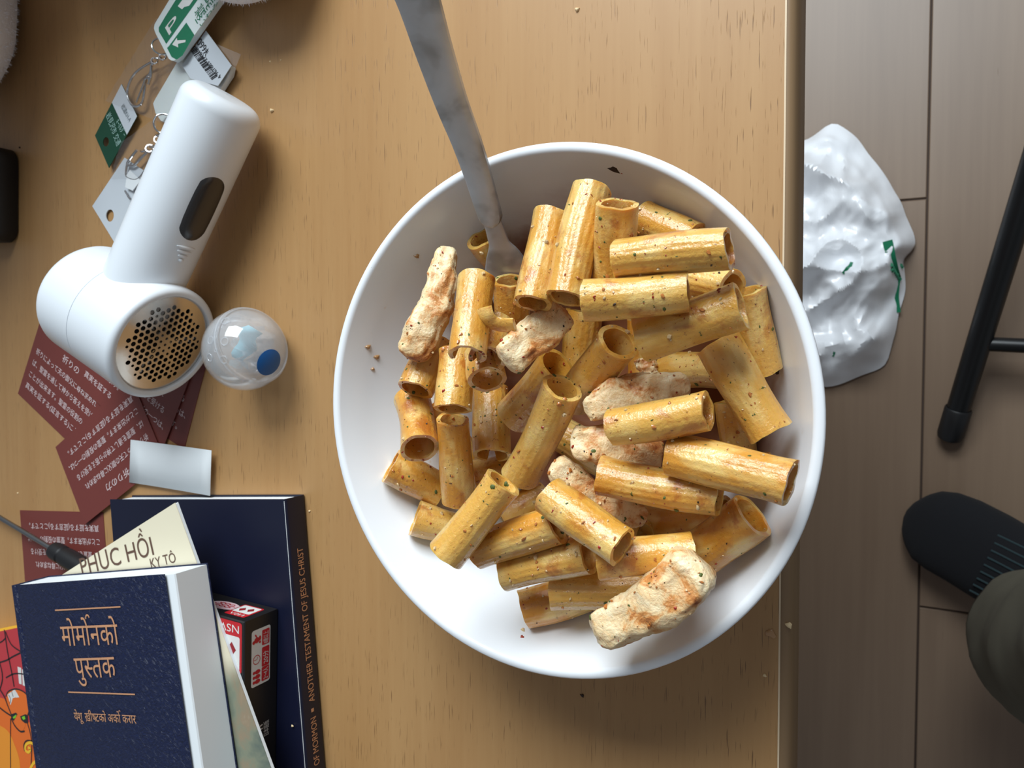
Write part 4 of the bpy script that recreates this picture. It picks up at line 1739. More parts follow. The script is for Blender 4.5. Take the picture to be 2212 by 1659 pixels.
def disc(mb, c, e1, e2, r, n=14, ry=None):
    mb.add([c + e1 * math.cos(2 * math.pi * k / n) * r + e2 * math.sin(2 * math.pi * k / n) * (ry or r) for k in range(n)], [tuple(range(n))])


def plane_frame(c, ax, ay, w, h, r):
    """Rounded rectangle centred at c on the plane of ax, ay."""
    return [c + ax * x + ay * y for x, y in rounded_rect(w, h, r)]


a_, b_, c_, d_ = gx(428, 668), gx(556, 625), gx(543, 1030), gx(416, 1080)
lc = (a_ + b_ + c_ + d_) / 4
lw_ = abs((d_ - a_) @ gdir); lh_ = .0135
lc[2] = (zb + zx) / 2 + .0002
mb = MB(); quad(mb, plane_frame(lc, gdir, UPZ, lw_, lh_, .0014))
mb.build('side_label', M['label_white'], GB, smooth=False)
mr = MB()
rc = lc + gn * .00008 - UPZ * lh_ * .245
for k, f_ in enumerate((-.315, 0.03, .335)):
    quad(mr, plane_frame(rc + gdir * lw_ * f_, gdir, UPZ, lw_ * (.27, .345, .25)[k], lh_ * .40, .0006))
ic = lc + gn * .00008 + UPZ * lh_ * .23
for k in range(3):
    p = ic + gdir * lw_ * (.25 + .085 * k)
    disc(mr, p + UPZ * .0018, gdir, UPZ, .0009)
    disc(mr, p - UPZ * .0008, gdir, UPZ, .0012, 14, .0020)
cc = ic + gdir * lw_ * .03
for k in range(24):
    a1, a2 = 2 * math.pi * k / 24, 2 * math.pi * (k + 1) / 24
    quad(mr, [cc + (gdir * math.cos(a) + UPZ * math.sin(a)) * r for a, r in ((a1, .0026), (a2, .0026), (a2, .0022), (a1, .0022))])
quad(mr, [cc + gdir * .0001, cc + UPZ * .0019 + gdir * .0001, cc + UPZ * .0019 - gdir * .0002, cc - gdir * .0002])
quad(mr, [cc, cc - gdir * .0014 - UPZ * .0006, cc - gdir * .0013 - UPZ * .0009, cc - UPZ * .0003])
p = ic - gdir * lw_ * .32
disc(mr, p + UPZ * .0022 + gdir * .001, gdir, UPZ, .0010); disc(mr, p + gdir * .0002, gdir, UPZ, .0016, 12, .0019)
quad(mr, [p - gdir * .0018 + UPZ * .001, p - gdir * .0034 + UPZ * .0016, p - gdir * .0030 + UPZ * .0005, p - gdir * .001 - UPZ * .0005])
disc(mr, p - UPZ * .0022 + gdir * .0018, gdir, UPZ, .0007); disc(mr, p - UPZ * .0022 - gdir * .0004, gdir, UPZ, .0014, 12, .0008)
mr.build('label_icons', M['red_print'], GB, smooth=False)
mw_ = MB()
for k, (s, f0, ww) in enumerate((('8歳以上', -.20, .21), ('20分', .16, .22), ('2〜4人', .44, .20))):
    put_text(mw_, s, rc + gn * .0001 + gdir * lw_ * f0 - UPZ * .0016, -gdir, UPZ, lw_ * ww, .0030)
mw_.build('label_figures', M['label_white'], GB, smooth=False)
# white art and edition mark low on the same side
ma = MB()
e0 = gx(522, 1420)
put_text(ma, '日本語版', np.array([e0[0], e0[1], zb + .0060]), -gdir, UPZ, float(abs((gx(520, 1318) - e0) @ gdir)), .0030)
for x0, y0, x1, y1, w in ((440, 1362, 468, 1365, 8), (468, 1365, 490, 1345, 12), (455, 1395, 492, 1372, 12), (465, 1345, 460, 1395, 9), (478, 1455, 495, 1475, 14), (480, 1480, 500, 1505, 12), (425, 1340, 448, 1352, 8)):
    p, q = gx(x0, y0), gx(x1, y1)
    stroke_pts(ma, smooth_pts([p, (p + q) / 2 + UPZ * .0004, q], 4), [w / 3.325 * .00025 * f_ for f_ in (.4, .8, 1, 1.1, 1, 1, .9, .7, .3)], gn)
ma.build('side_artwork', M['label_white'], GB, smooth=False)
# maker's card emblem: on the end face and (seen past the booklet) on the top
er = MB()
ec = (gyf(270, 545) + gyf(445, 510)) / 2
ec = (gyf(258, 550) + gyf(345, 572) + gyf(455, 515) + gyf(375, 490)) / 4
quad(er, plane_frame(ec, gn, UPZ, .0150, .0152, .0012))
tp = (gz(205, 645) + gz(305, 895)) / 2
tpc = gz(247, 778)
quad(er, plane_frame(tpc, gn, gdir, .0190, .0275, .0016))
er.build('emblem_frame', M['red_print'], GB, smooth=False)
ew = MB()
quad(ew, plane_frame(ec - UPZ * .0018 - gdir * .00008, gn, UPZ, .0128, .0096, .0008))
put_text(ew, 'NSV', ec + gn * .0052 + UPZ * .0068 - gdir * .0001, -gn, -UPZ, .0100, .0026)
quad(ew, plane_frame(tpc + gdir * .0034 + UPZ * .00008, gn, gdir, .0160, .0185, .0012))
put_text(ew, 'NSV', tpc + gn * .0074 - gdir * .0118 + UPZ * .0001, -gn, gdir, .0140, .0042)
ew.build('emblem_card', M['label_white'], GB, smooth=False)
ed = MB()
for dx in (-.0026, .0026):
    q = ec + gn * dx - UPZ * (.0016 + dx * .2) - gdir * .00016
    quad(ed, [q + gn * .0022, q + UPZ * .0026, q - gn * .0022, q - UPZ * .0026])
for dx, dy in ((.0022, .0015), (-.0030, .0062)):
    q = tpc + gn * dx + gdir * dy + UPZ * .00016
    quad(ed, [q + gn * .0032, q + gdir * .0040, q - gn * .0032, q - gdir * .0040])
ed.build('emblem_diamond', M['dark_red_print'], GB, smooth=False)
eo = MB()
oc = (gyf(132, 485) + gyf(300, 495)) / 2
disc(eo, oc, gn, UPZ, .0105, 28, .0052)
eo.build('oval_mark', M['pink_print'], GB, smooth=False)
el2 = MB()
for dz, ww in ((.0016, .0120), (-.0004, .0150), (-.0024, .0110)):
    stroke_pts(el2, [oc - gdir * .00012 + gn * (ww * (t - .5)) + UPZ * (dz + .0005 * math.sin(t * 19)) for t in np.linspace(0, 1, 16)], .0008, -gdir)
el2.build('oval_script', M['red_print'], GB, smooth=False)

# --- booklet lying over the game box
zp = zx + .0024
pTR, pTL = at(378, 1086, zp), at(118, 1243, zp)
pdn = unit(at(585, 1659, zp) - pTR)
pac = np.cross(pdn, UPZ)
if pac[0] > 0: pac = -pac                        # towards the booklet's left
pW, pL = np.linalg.norm(pTR - pTL), 0.210
BK = empty('booklet', pTR + pac * pW / 2 + pdn * pL / 2 - UPZ * .0022, label='thin cream booklet with Vietnamese title between the two navy books', cat='booklet')
mb = MB()
for k in range(3):
    z_ = -.0021 + .0006 * k
    mb.prism([pTR + UPZ * z_ - pdn * -.0004 * k, pTR + UPZ * z_ + pac * pW, pTR + UPZ * z_ + pac * pW + pdn * pL, pTR + UPZ * z_ + pdn * pL], UPZ * .0005)
mb.build('pages', M['page'], BK, smooth=False)
o = slab([pTR, pTR + pac * pW, pTR + pac * pW + pdn * pL, pTR + pdn * pL], .00035)
# the cover is laid out in its own axes so that the picture starts below the title
ob = o.build('cover', M['painting'], BK, smooth=False)
me = ob.data
org = pTR + pac * pW / 2 + pdn * .03
Rm = Matrix(((pdn[0], -pac[0], 0), (pdn[1], -pac[1], 0), (0, 0, 1)))
Rm = Matrix(((pdn[0], np.cross(UPZ, pdn)[0], 0), (pdn[1], np.cross(UPZ, pdn)[1], 0), (0, 0, 1)))
wl_ = world_loc(BK)
for v_ in me.vertices:
    v_.co = Rm.transposed() @ (v_.co - V(org))
ob.matrix_parent_inverse = Matrix.Translation(-wl_)
ob.matrix_basis = Matrix.Translation(V(org)) @ Rm.to_4x4()
tx = MB()
line_px(tx, 'PHỤC HỒI', (178, 1243), (333, 1198), zp, .0105)
tx2 = MB()
line_px(tx2, 'KY TÔ', (327, 1228), (381, 1214), zp, .0056)
tx.v += tx2.v; n0 = len(tx.v) - len(tx2.v); tx.f += [tuple(i + n0 for i in f) for f in tx2.f]
tx.build('title_print', M['brown_print'], BK, smooth=False)

# --- red and yellow box lying on the table under the leatherette book
zr = T + .0200
rc0 = at(33, 1357, zr)
rdir = unit(at(90, 1659, zr) - rc0)
rn = np.cross(rdir, UPZ)
if rn[0] < 0: rn = -rn
RB = empty('picture_box', rc0 - rn * .03 + rdir * .06 - UPZ * .02, label='red and orange illustrated box with a yellow side, under the Nepali book', cat='box')
r_off = rn * .010
c4 = [rc0 + r_off, rc0 - rn * .10, rc0 - rn * .10 + rdir * .13, rc0 + rdir * .13 + r_off]
mb = MB(); mb.prism([p - UPZ * .0198 for p in c4], UPZ * .0196)
mb.build('box_body', M['yellow_print'], RB, smooth=False)
mb = MB(); mb.add([p + UPZ * .00005 for p in c4][::-1], [(0, 1, 2, 3)])
mb.build('picture_ground', M['rose_print'], RB, smooth=False)
c7 = lambda x, y: (x / 4.377, 1280 + y / 4.377)
mb = MB(); patch_px(mb, [c7(*p) for p in [(-300, 900), (60, 1010), (110, 1180), (330, 1240), (420, 2000), (-300, 2000)]], zr, .0001)
mb.build('picture_lower_field', M['orange_print'], RB, smooth=False)
mb = MB(); patch_px(mb, [c7(*p) for p in [(-200, 1190), (40, 1280), (130, 1420), (190, 1640), (150, 1900), (-200, 1900)]], zr, .00016, True)
mb.build('picture_glow', M['light_orange'], RB, smooth=False)
mb = MB(); patch_px(mb, [c7(*p) for p in [(58, 985), (90, 930), (160, 912), (235, 945), (272, 1010), (275, 1110), (250, 1220), (215, 1305), (165, 1275), (115, 1190), (80, 1090)]], zr, .00020, True)
mb.build('picture_blob', M['orange_print'], RB, smooth=False)
mb = MB()
for pts_ in ([(70, 965), (140, 915), (150, 990), (120, 1000), (100, 1065)], [(140, 918), (160, 950), (182, 990), (150, 994)], [(165, 700), (200, 712), (205, 870), (180, 860)], [(208, 725), (240, 735), (245, 890), (215, 875)]):
    patch_px(mb, [c7(*p) for p in pts_], zr, .00026)
mb.build('picture_white_marks', M['label_white'], RB, smooth=False)
mb = MB()
for pts_ in ([(104, 1150), (150, 1135), (165, 1150), (130, 1215), (105, 1190)], [(190, 1170), (240, 1150), (262, 1160), (265, 1235), (235, 1235), (200, 1205)]):
    patch_px(mb, [c7(*p) for p in pts_], zr, .00026)
for pts_, w in (([(40, 350), (70, 560), (110, 760), (132, 890)], .0011), ([(50, 370), (105, 490), (190, 555)], .0010), ([(-20, 480), (20, 460), (50, 430)], .0008),
                ([(-20, 665), (60, 640), (120, 605), (195, 568)], .0010), ([(-20, 620), (15, 740), (20, 830), (-5, 920)], .0011), ([(55, 805), (110, 775), (160, 765), (250, 775)], .0009),
                ([(0, 920), (40, 985), (75, 1075), (105, 1150)], .0012), ([(-20, 1075), (50, 1130), (105, 1165)], .0012), ([(55, 985), (80, 935), (150, 912), (225, 940), (270, 1000), (278, 1090), (262, 1160)], .0010),
                ([(105, 1190), (140, 1260), (190, 1312), (232, 1310)], .0012), ([(100, 1190), (98, 1400), (100, 1700)], .0009), ([(255, 1225), (285, 1330), (300, 1450), (290, 1680)], .0009),
                ([(232, 1500), (225, 1440), (255, 1400), (330, 1408)], .0010), ([(80, 965), (100, 1010), (92, 1050)], .0006), ([(110, 935), (125, 985)], .0006)):
    ink_px(mb, [c7(*p) for p in pts_], w, zr, .0003)
mb.build('picture_lines', M['black_print'], RB, smooth=False)
mb = MB()
for pts_ in ([(120, 1178), (155, 1152), (150, 1180), (130, 1195)], [(205, 1178), (232, 1165), (240, 1195), (220, 1205)]):
    patch_px(mb, [c7(*p) for p in pts_], zr, .00032)
mb.build('picture_green_spots', M['lime_print'], RB, smooth=False)
mb = MB()
ink_px(mb, [c7(*p) for p in [(345, 1460), (290, 1420), (245, 1440), (240, 1490), (270, 1510), (285, 1480), (265, 1465)]], .0020, zr, .00034)
ink_px(mb, [c7(*p) for p in [(380, 1590), (320, 1610), (280, 1680)]], .0022, zr, .00034)
mb.build('picture_curls', M['yellow_print'], RB, smooth=False)

# --- leatherette book on top of the stack
zn0 = zp + .0006
zn1 = zn0 + .0230
nTL, nTR = at(23, 1265, zn1), at(357, 1240, zn1)
nac = unit(nTR - nTL); nac[2] = 0
ndn = np.cross(nac, UPZ)
if ndn[1] > 0: ndn = -ndn
nW, nL = np.linalg.norm(nTR - nTL), 0.170
NB = empty('book', nTL + nac * nW / 2 + ndn * nL / 2 - UPZ * .023, label='navy leatherette paperback with Nepali title in copper foil, topmost of the stack', cat='book')


def npt(w, l, h):
    return nTL + nac * w + ndn * l + UPZ * h


pe = float((at(446, 1214, zn0 + .0006) - nTL) @ nac)  # fore-edge of the pages, wider than the cover
mb = MB()
sec = [(.0006, -.0006), (nW - .004, -.0006), (nW + .0005, -.0011), (pe - .0005, -.0022), (pe, -.0030), (pe, -.0222), (.0006, -.0222)]
vs = [npt(w, l, h) for l in (.0008, nL - .001) for w, h in sec]
m_ = len(sec)
mb.add(vs, [(k, m_ + k, m_ + (k + 1) % m_, (k + 1) % m_) for k in range(m_)] + [tuple(range(m_)), tuple(range(m_, 2 * m_))[::-1]])
mb.build('page_block', M['page'], NB, smooth=False)
mb = MB()
hinge = .0052
sec = [(0, -.0010), (.0004, -.0003), (.0012, 0.0), (hinge, -.0001), (hinge + .0006, -.0004), (hinge + .0012, 0), (nW - .006, 0.0), (nW, .0004), (nW, .0001), (nW - .006, -.0004), (.0012, -.0005), (.0006, -.0012), (.0006, -.0222), (pe + .0006, -.0223), (pe + .0006, -.0228), (.0004, -.0228), (0, -.0220)]
vs = [npt(w, l, h) for l in (0, nL) for w, h in sec]
m_ = len(sec)
mb.add(vs, [(k, m_ + k, m_ + (k + 1) % m_, (k + 1) % m_) for k in range(m_)] + [tuple(range(m_)), tuple(range(m_, 2 * m_))[::-1]])
mb.build('cover', M['navy_grain'], NB, angle=40)

import bmesh


def clip_right(g, frac):
    """The left part of a glyph, cut off at a fraction of its width."""
    v, f = g
    bm = bmesh.new()
    bv = [bm.verts.new(p) for p in v]
    for q in f:
        try: bm.faces.new([bv[i] for i in q])
        except ValueError: pass
    x = v[:, 0].min() + (v[:, 0].max() - v[:, 0].min()) * frac
    bmesh.ops.bisect_plane(bm, geom=bm.verts[:] + bm.edges[:] + bm.faces[:], plane_co=(x, 0, 0), plane_no=(1, 0, 0), clear_outer=True)
    bm.verts.index_update()
    out = (np.array([tuple(p.co) for p in bm.verts]), [tuple(p.index for p in q.verts) for q in bm.faces])
    bm.free()
    return out


def compose(parts):
    """Set glyph groups side by side; ('hook', dx) puts the little r-hook over the last one, ('half', s, frac) a stemless half letter."""
    V_, F_ = [], []
    x = 0.0
    last = 0.0
    for p in parts:
        if p == ' ':
            x += .26
            continue
        if isinstance(p, tuple) and p[0] in ('hook', 'slash'):
            mb = MB()
            if p[0] == 'hook':
                c = (x + p[1], .86)
                stroke_pts(mb, [(c[0] + .10 * math.cos(a), c[1] + .10 * math.sin(a), 0) for a in np.linspace(3.4, .1, 9)], .055)
            else:
                stroke_pts(mb, [(last + p[1], .16, 0), (last + p[1] - .09, .05, 0), (last + p[1] - .19, -.03, 0)], .055)
            g = (np.array(mb.v), mb.f)
            b = sum(len(q) for q in V_)
            V_.append(g[0]); F_ += [tuple(i + b for i in q) for q in g[1]]
            continue
        g = glyphs(p) if isinstance(p, str) else clip_right(glyphs(p[1]), p[2])
        v, f = g
        x0 = v[:, 0].min()
        b = sum(len(q) for q in V_)
        V_.append(v + np.array([x - x0 - .006, 0, 0])); F_ += [tuple(i + b for i in q) for q in f]
        last = x
        x += v[:, 0].max() - x0 - .006
    return np.vstack(V_), F_


mt = MB()
zt = zn1


def deva(parts, a, b, hpx):
    p0, p1 = at(*c7(*a), zt + .0004), at(*c7(*b), zt + .0004)
    q = at(*c7(a[0], a[1] - hpx), zt + .0004)
    w = np.linalg.norm(p1 - p0)
    r = unit(p1 - p0)
    put_text(mt, compose(parts), p0, r, np.cross(UPZ, r), w, np.linalg.norm(q - p0) * .70 / .64)


deva(['मो', 'मो', ('hook', -.02), 'न', 'को'], (592, 505), (1132, 492), 182)
deva(['पु', ('half', 'स', .70), 'त', 'क'], (722, 808), (1104, 800), 184)
deva(['ये', 'शू', ' ', 'खी', ('slash', .30), ('half', 'ष', .80), 'ट', 'को', ' ', 'अ', 'को', ('hook', -.02), ' ', 'क', 'रा', 'र'], (706, 1208), (1292, 1240), 72)
for a, b in (((520, 168), (1138, 135)), ((645, 941), (1275, 963))):
    stroke_pts(mt, [at(*c7(*a), zt + .0004), at(*c7(*b), zt + .0004)], .00075)
mt.build('title_lettering', M['copper'], NB, smooth=False)

# --- screwdriver
SD = empty('screwdriver', at(60, 1150, T), label='small screwdriver with steel shaft and black handle, tucked under the booklet', cat='screwdriver')
sz = T + .0075
a, b, c = at(-60, 1082, sz), at(115, 1187, sz), at(200, 1232, sz)
dd = unit(b - a)
MB().tube([a, a + dd * .02, b + dd * .004], [.0017, .0017, .0017], 14).build('shaft', M['steel'], SD)
ln = np.linalg.norm(c - b)
MB().lathe([(.0017, 0), (.0045, .0003), (.0058, .0012), (.0062, .004), (.0062, .0105), (.0055, .0115), (.0055, .0125), (.0063, .0135), (.0066, .018), (.0070, .045), (.0068, .052), (.004, .055), (.0005, .0555)], b, dd, 28).build('handle', M['black_rubber'], SD, angle=30)

# ================================================================== EDGE-OF-FRAME THINGS ON THE TABLE
def fleece_lump(name, label, c, rx, ry, rz, rot, seed, n=9000):
    c = np.asarray(c, float)
    mb = MB()
    NU, NV = 44, 26
    vs, fs = [], []
    cr, sr = math.cos(rot), math.sin(rot)
    for i in range(NV + 1):
        ph = math.pi * i / NV
        for j in range(NU):
            a = 2 * math.pi * j / NU
            d = np.array([math.sin(ph) * math.cos(a), math.sin(ph) * math.sin(a), math.cos(ph)])
            d = np.sign(d) * np.abs(d) ** .85
            k = 1 + .05 * noise.noise(Vector(d * 2 + seed))
            p = d * np.array([rx, ry, rz]) * k
            p = np.array([p[0] * cr - p[1] * sr, p[0] * sr + p[1] * cr, max(p[2], -rz * .96)])
            vs.append(c + p)
    for i in range(NV):
        for j in range(NU):
            fs.append((i * NU + j, (i + 1) * NU + j, (i + 1) * NU + (j + 1) % NU, i * NU + (j + 1) % NU))
    o = mb.add(vs, fs).build(name, M['fleece'], angle=180)
    tag(o, label, 'plush')
    rnd = random.Random(seed)
    fz = MB()
    me = o.data
    off = np.array(world_loc(o))
    np_ = len(me.polygons)
    for _ in range(n):
        pl = me.polygons[rnd.randrange(np_)]
        nn = np.array(pl.normal)
        ids = pl.vertices
        w = [rnd.random() for _ in ids]; s_ = sum(w)
        p = sum((np.array(me.vertices[i].co) * (q / s_) for i, q in zip(ids, w)), np.zeros(3)) + off
        t = unit(np.cross(nn, [rnd.gauss(0, 1) for _ in range(3)]))
        tipd = unit(nn + t * rnd.uniform(-.6, .6) + np.cross(nn, t) * rnd.uniform(-.6, .6))
        L = rnd.uniform(.0012, .0026)
        s = .00022
        fz.add([p - t * s - nn * .0003, p + t * s - nn * .0003, p + tipd * L], [(0, 1, 2)])
    f = fz.build('fuzz', M['fleece'], o, smooth=False)
    f['kind'] = 'stuff'
    return o


pc = at(42, 140, T + .030)
fleece_lump('plush_toy', 'white fleecy plush toy at the upper left table corner', (pc[0] - .084, pc[1] + .058, T + .108), .092, .100, .110, .12, 3, 14000)  # edge shows; the unseen bulk is enlarged to shade the upper left table
pc = at(548, 3, T + .020)
plush = fleece_lump('plush_toy', 'white fleecy plush peeking in beside the road sign key tag, unseen body added for shade', (-.430, .402, T + .118), .116, .095, .124, .0, 5, 7000)  # body out of view, added and sized to block the window light
paw = fleece_lump('paw', None, (pc[0] - .002, pc[1] + .040, T + .0275), .040, .040, .028, .0, 6, 5000)
del paw['category']
paw.parent = plush
paw.matrix_parent_inverse = Matrix.Translation(-plush.location)
bk_ = at(42, 412, T)
mb = MB()
ctr = np.array([bk_[0] - .040, bk_[1] - .002, 0])
rp_ = rounded_rect(.080, .066, .009, 6)
ca, sa = math.cos(-.05), math.sin(-.05)
lv = []
for z_, i_ in ((T + .0005, .0008), (T + .0016, 0), (T + .0150, 0), (T + .0168, .0010), (T + .0174, .0030)):
    lv.append([np.array([ctr[0] + (x * ca - y * sa) * (1 - i_ / .04), ctr[1] + (x * sa + y * ca) * (1 - i_ / .033), z_]) for x, y in rp_])
m_ = len(rp_)
mb.add([p for l in lv for p in l], [(a * m_ + k, a * m_ + (k + 1) % m_, (a + 1) * m_ + (k + 1) % m_, (a + 1) * m_ + k) for a in range(4) for k in range(m_)] + [tuple(range(m_))[::-1], tuple(range(4 * m_, 5 * m_))])
BCS = mb.build('black_case', M['black_case'], angle=50)
tag(BCS, 'flat black case with rounded corners at the left table edge', 'case')

GCR = 'crumbs on the table'
UPN = np.array([0, 0, 1.0])
for x, y, s, z_, lab, mm in ((588, 239, .0013, 0, 'largest pale crumb on the bare wood right of the lint remover handle', 'crumb'), (584, 133, .0006, 0, 'left one of two tiny crumbs right of the price label', 'crumb'),
                             (607, 130, .0005, 0, 'right one of two tiny crumbs right of the price label', 'crumb'), (21, 507, .0013, 0, 'pale crumb at the lower corner of the black case', 'crumb'),
                             (43, 319, .0008, 0, 'black speck at the upper corner of the black case', 'pepper'), (1247, 21, .0011, 0, 'pale triangular wood chip above the bowl near the top of the photo', 'crumb'),
                             (1258, 1502, .0009, 0, 'small dark crumb in the shadow below the bowl', 'pepper'), (669, 1104, .0007, 0, 'tiny crumb on the wood at the corner of the large navy book', 'crumb'),
                             (39, 1065, .0007, 0, 'tiny white crumb above the separate dark red card', 'crumb'), (632, 1568, .0007, .0169, 'tan crumb on the cover of the large navy book', 'crumb'),
                             (1665, 1369, .0022, 0, 'round sauce drop on the wood near the table edge', 'water'), (1704, 1350, .0014, -.0012, 'pale flake stuck on the table edge band', 'crumb'),
                             (1652, 1459, .0008, 0, 'small pale crumb below the sauce drop', 'crumb')):
    p = at(x, y, T + z_)
    speck('crumb' if mm != 'water' else 'sauce_drop', lab, 'crumb' if mm != 'water' else 'sauce', x, y, s, M[mm], .5 if mm != 'water' else .18, p=p, group=GCR if mm != 'water' else None, nrm=UPN)

# ================================================================== FLOOR THINGS
# --- crumpled carrier bag under the table edge
outl = [(1735, 292), (1795, 252), (1842, 282), (1868, 322), (1905, 362), (1932, 402), (1958, 455), (1976, 500), (1976, 532), (1950, 552), (1953, 600), (1940, 680), (1928, 735), (1912, 792), (1880, 808), (1830, 825), (1780, 836)]
op = [at(x, y, .030)[:2] for x, y in outl]
op += [np.array(q) for q in ((-.20, -.005), (-.25, .06), (-.25, .16), (-.205, .245))]
oc_ = np.array([-.105, .115])
angs = [(math.atan2(p[1] - oc_[1], p[0] - oc_[0]), np.linalg.norm(p - oc_)) for p in op]
angs.sort()
aa = [a for a, _ in angs]; rr = [r for _, r in angs]
aa = [aa[-1] - 2 * math.pi] + aa + [aa[0] + 2 * math.pi]; rr = [rr[-1]] + rr + [rr[0]]
ga_ = np.linspace(-math.pi, math.pi, 241)[:-1]
gr_ = np.interp(ga_, aa, rr)
for _ in range(4):
    gr_ = .25 * np.roll(gr_, 1) + .5 * gr_ + .25 * np.roll(gr_, -1)
aa, rr = list(ga_) + [math.pi], list(gr_) + [gr_[0]]
NA, NRR = 150, 52
vs, fs = [], []
for i in range(NRR + 1):
    f_ = i / NRR
    for j in range(NA):
        a = -math.pi + 2 * math.pi * j / NA
        R0 = np.interp(a, aa, rr)
        x, y = oc_[0] + math.cos(a) * R0 * f_, oc_[1] + math.sin(a) * R0 * f_
        q = Vector((x * 11, y * 11, 1.7))
        cr = abs(noise.noise(q)) + .7 * abs(noise.noise(q * 1.7 + Vector((3, 1, 0)))) + .22 * abs(noise.noise(q * 3.6)) + .06 * abs(noise.noise(q * 8))
        dome = max(0, 1 - f_ ** 2.6)
        h = .004 + dome * .062 + (.030 - .052 * cr) * min(1, (1 - f_) * 5 + .12)
        w = .004 * noise.noise(q * 2.5) * f_
        vs.append((x + math.cos(a) * w, y + math.sin(a) * w, max(.0015, h)))
for i in range(NRR):
    for j in range(NA):
        fs.append((i * NA + j, (i + 1) * NA + j, (i + 1) * NA + (j + 1) % NA, i * NA + (j + 1) % NA))
b0 = len(vs)
for j in range(NA):
    p = vs[NRR * NA + j]
    vs.append((p[0] * .98 + oc_[0] * .02, p[1] * .98 + oc_[1] * .02, .0006))
for j in range(NA):
    fs.append((NRR * NA + j, b0 + j, b0 + (j + 1) % NA, NRR * NA + (j + 1) % NA))
fs.append(tuple(range(b0, b0 + NA))[::-1])
bag = MB().add(vs, fs).build('plastic_bag', M['bag'], angle=38)
tag(bag, 'crumpled white plastic carrier bag with green print on the floor', 'bag')
# flat print on the film: thin patches that follow its folds
zg = np.array([v[2] for v in vs[:b0]]).reshape(NRR + 1, NA)


def bag_h(x, y):
    a = math.atan2(y - oc_[1], x - oc_[0]); R0 = np.interp(a, aa, rr)
    f_ = min(np.hypot(x - oc_[0], y - oc_[1]) / R0, .999) * NRR
    j = (a + math.pi) / (2 * math.pi) * NA
    i0, j0 = int(f_), int(j)
    u, v = f_ - i0, j - j0
    g = lambda i, j: zg[min(i, NRR), j % NA]
    return (g(i0, j0) * (1 - u) * (1 - v) + g(i0 + 1, j0) * u * (1 - v) + g(i0, j0 + 1) * (1 - u) * v + g(i0 + 1, j0 + 1) * u * v)


def on_bag(x, y):
    z = .04
    for _ in range(14):
        p = at(x, y, z)
        z = .5 * z + .5 * bag_h(p[0], p[1])
    p = at(x, y, z + .0012)
    return p


pm = MB()
for pts_, w in (([(1917, 520), (1924, 550), (1932, 575), (1940, 600)], .0105), ([(1940, 600), (1936, 640), (1940, 675)], .0060), ([(1822, 592), (1834, 578), (1840, 566)], .0060), ([(1798, 770), (1802, 760)], .004)):
    stroke_pts(pm, smooth_pts([on_bag(*p) for p in pts_], 6), w)
for k in range(16):
    x, y = 1925 + (k * 37 % 24), 572 + (k * 53 % 34)
    disc(pm, on_bag(x, y), np.array([1, 0, 0.]), np.array([0, 1, 0.]), .0022, 8)
pm.build('printed_mark', M['green_print'], bag, smooth=False)['kind'] = 'stuff'

# --- black tubular chair leg
CH_ = empty('chair_frame', at(2055, 945, .0), label='black tubular steel chair leg with a thin cross bar', cat='chair')
l0, l1 = at(2056, 930, .013), at(2250, 300, .13)
ld = unit(l1 - l0)
MB().tube([l0 + ld * .02, l0 + (l1 - l0) * .5, l1, l1 + ld * .25], [.0122, .0125, .0125, .0125], 24).build('leg', M['black_metal'], CH_)
MB().lathe([(.0005, -.012), (.009, -.0118), (.0130, -.009), (.0142, -.004), (.0142, .028), (.0128, .030)], l0, ld, 28).build('rubber_foot', M['black_rubber'], CH_)
t0 = .0
bc0 = l0 + (l1 - l0) * .30
bz = bc0[2]
bc0 = at(2125, 745, .045); bc1 = at(2300, 752, .045)
# the bar leaves the leg where the line of sight crosses it
best = min((np.linalg.norm(l0 + (l1 - l0) * t - at(2120, 745, (l0 + (l1 - l0) * t)[2])), t) for t in np.linspace(0, 1, 200))[1]
bc0 = l0 + (l1 - l0) * best
bc1 = at(2330, 752, bc0[2])
MB().tube([bc0, bc1], [.0078, .0078], 18).build('cross_bar', M['black_metal'], CH_)

# --- sitting person's foot and trouser leg
PE = empty('person', at(2060, 1180, 0), label='person sitting beside the table, only a dark sock and olive trouser leg showing', cat='person')
toe, heel = at(2008, 1142, .03), at(2350, 1290, .03)
fdir = unit([heel[0] - toe[0], heel[1] - toe[1], 0]); fsd = np.cross(UPZ, fdir)
if fsd[1] < 0: fsd = -fsd


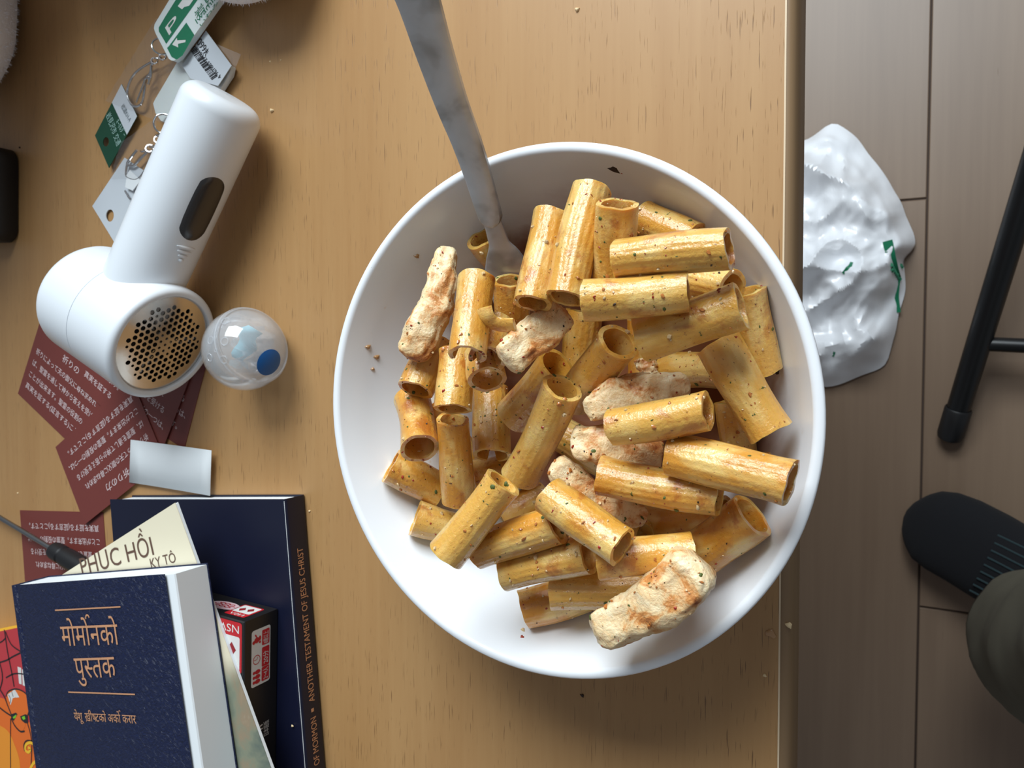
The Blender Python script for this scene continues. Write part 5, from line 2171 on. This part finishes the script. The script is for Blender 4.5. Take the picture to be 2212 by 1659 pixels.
def foot_mesh(grow, l0_, l1_, nseg, mat, name, shin_to=None):
    st_ = [(-.0270, .003, .004, 0), (-.0262, .0085, .0075, 0), (-.0240, .0155, .0110, 0), (-.020, .0225, .0145, .000), (-.014, .0310, .0185, .001), (-.004, .040, .024, .002), (.012, .0450, .028, .003), (.035, .0465, .032, .003), (.065, .0470, .037, .0), (.100, .0440, .046, -.002), (.135, .0400, .056, -.003), (.165, .0370, .066, -.003), (.195, .0345, .070, -.002), (.220, .031, .064, 0), (.236, .022, .046, 0)]
    sx = [s[0] for s in st_]
    mb = MB()
    vs, fs = [], []
    N = 30
    for k in range(nseg + 1):
        x = l0_ + (l1_ - l0_) * k / nseg
        w, h, sh = (np.interp(x, sx, [s[q] for s in st_]) for q in (1, 2, 3))
        w += grow; h += grow
        for j in range(N):
            a = 2 * math.pi * j / N
            ca, sa = math.cos(a), math.sin(a)
            yy = math.copysign(abs(ca) ** .85, ca) * w + sh
            zz = h + math.copysign(abs(sa) ** (.8 if sa > 0 else .5), sa) * h
            q = toe + fdir * x + fsd * yy
            vs.append((q[0], q[1], max(.0012 if grow else .003, zz)))
    for k in range(nseg):
        for j in range(N):
            fs.append((k * N + j, k * N + (j + 1) % N, (k + 1) * N + (j + 1) % N, (k + 1) * N + j))
    fs.append(tuple(range(N))[::-1]); fs.append(tuple(range(nseg * N, (nseg + 1) * N)))
    return mb.add(vs, fs)


# one continuous body: foot, ankle, shin, knee and thigh
ank = toe + fdir * .185; ank = np.array([ank[0], ank[1], .085])
knee = at(2700, 1490, .47)
cuff = at(2286, 1402, .16)
hip = np.array([knee[0] + .40, knee[1] - .04, .50])
bm_ = foot_mesh(0.0, -.0255, .236, 26, None, 'body')
bm_.tube(smooth_pts([ank - UPZ * .03, cuff + (knee - cuff) * .12, cuff + (knee - cuff) * .6, knee, knee + (hip - knee) * .3, hip], 5), list(np.interp(np.linspace(0, 1, 26), [0, .2, .45, .6, .75, 1], [.034, .042, .052, .056, .062, .072])), 24)
body = bm_.build('leg_body', M['skin'], PE, angle=180)
sk_ = foot_mesh(.0022, -.0272, .238, 90, None, 'sock')
sk_.tube(smooth_pts([ank - UPZ * .035, cuff * .5 + ank * .5, cuff + (knee - cuff) * .15], 5), list(np.linspace(.0375, .047, 11)), 24)
sock = sk_.build('sock', M['sock'], PE, angle=180)
rb_ = MB()
for k in range(9):
    yy = -.036 + .0085 * k
    pts_ = []
    for x in np.linspace(.056, .150, 14):
        w, h = np.interp(x, [.035, .065, .100, .135, .165], [.0465, .0470, .0440, .0400, .0370]) + .0022, np.interp(x, [.035, .065, .100, .135, .165], [.032, .037, .046, .056, .066]) + .0022
        c_ = max(-1, min(1, yy / w))
        sa = math.sqrt(max(0, 1 - abs(c_) ** (2 / .85)))
        q = toe + fdir * x + fsd * (yy - .002)
        pts_.append((q[0], q[1], h + sa ** .8 * h + .0006))
    rb_.tube(pts_, .0011, 6)
rb_.build('sock_rib', M['sock_rib'], sock)
# trouser leg: a cloth tube with a turned hem round the ankle
tp_ = smooth_pts([cuff, cuff + (knee - cuff) * .25, cuff + (knee - cuff) * .6, knee + UPZ * .012, knee + (hip - knee) * .35, hip], 8)
tr_r = list(np.interp(np.linspace(0, 1, len(tp_)), [0, .25, .5, .62, .8, 1], [.073, .075, .078, .082, .088, .095]))
mb = MB()
mb.tube(tp_, tr_r, 48, cap=False)
NV_ = len(tp_)
vs = []
for idx, p in enumerate(mb.v):
    p = np.array(p)
    i_ = idx // 48
    c = np.asarray(tp_[i_])
    n_ = unit(p - c)
    vs.append(p + n_ * (.006 * noise.noise(Vector(p * 16)) + .003 * noise.noise(Vector(p * 38))))
mb.v = [tuple(q) for q in vs]
tro = mb.build('trouser_leg', M['trousers'], PE, angle=180)
sm = tro.modifiers.new('thick', 'SOLIDIFY'); sm.thickness = .0025
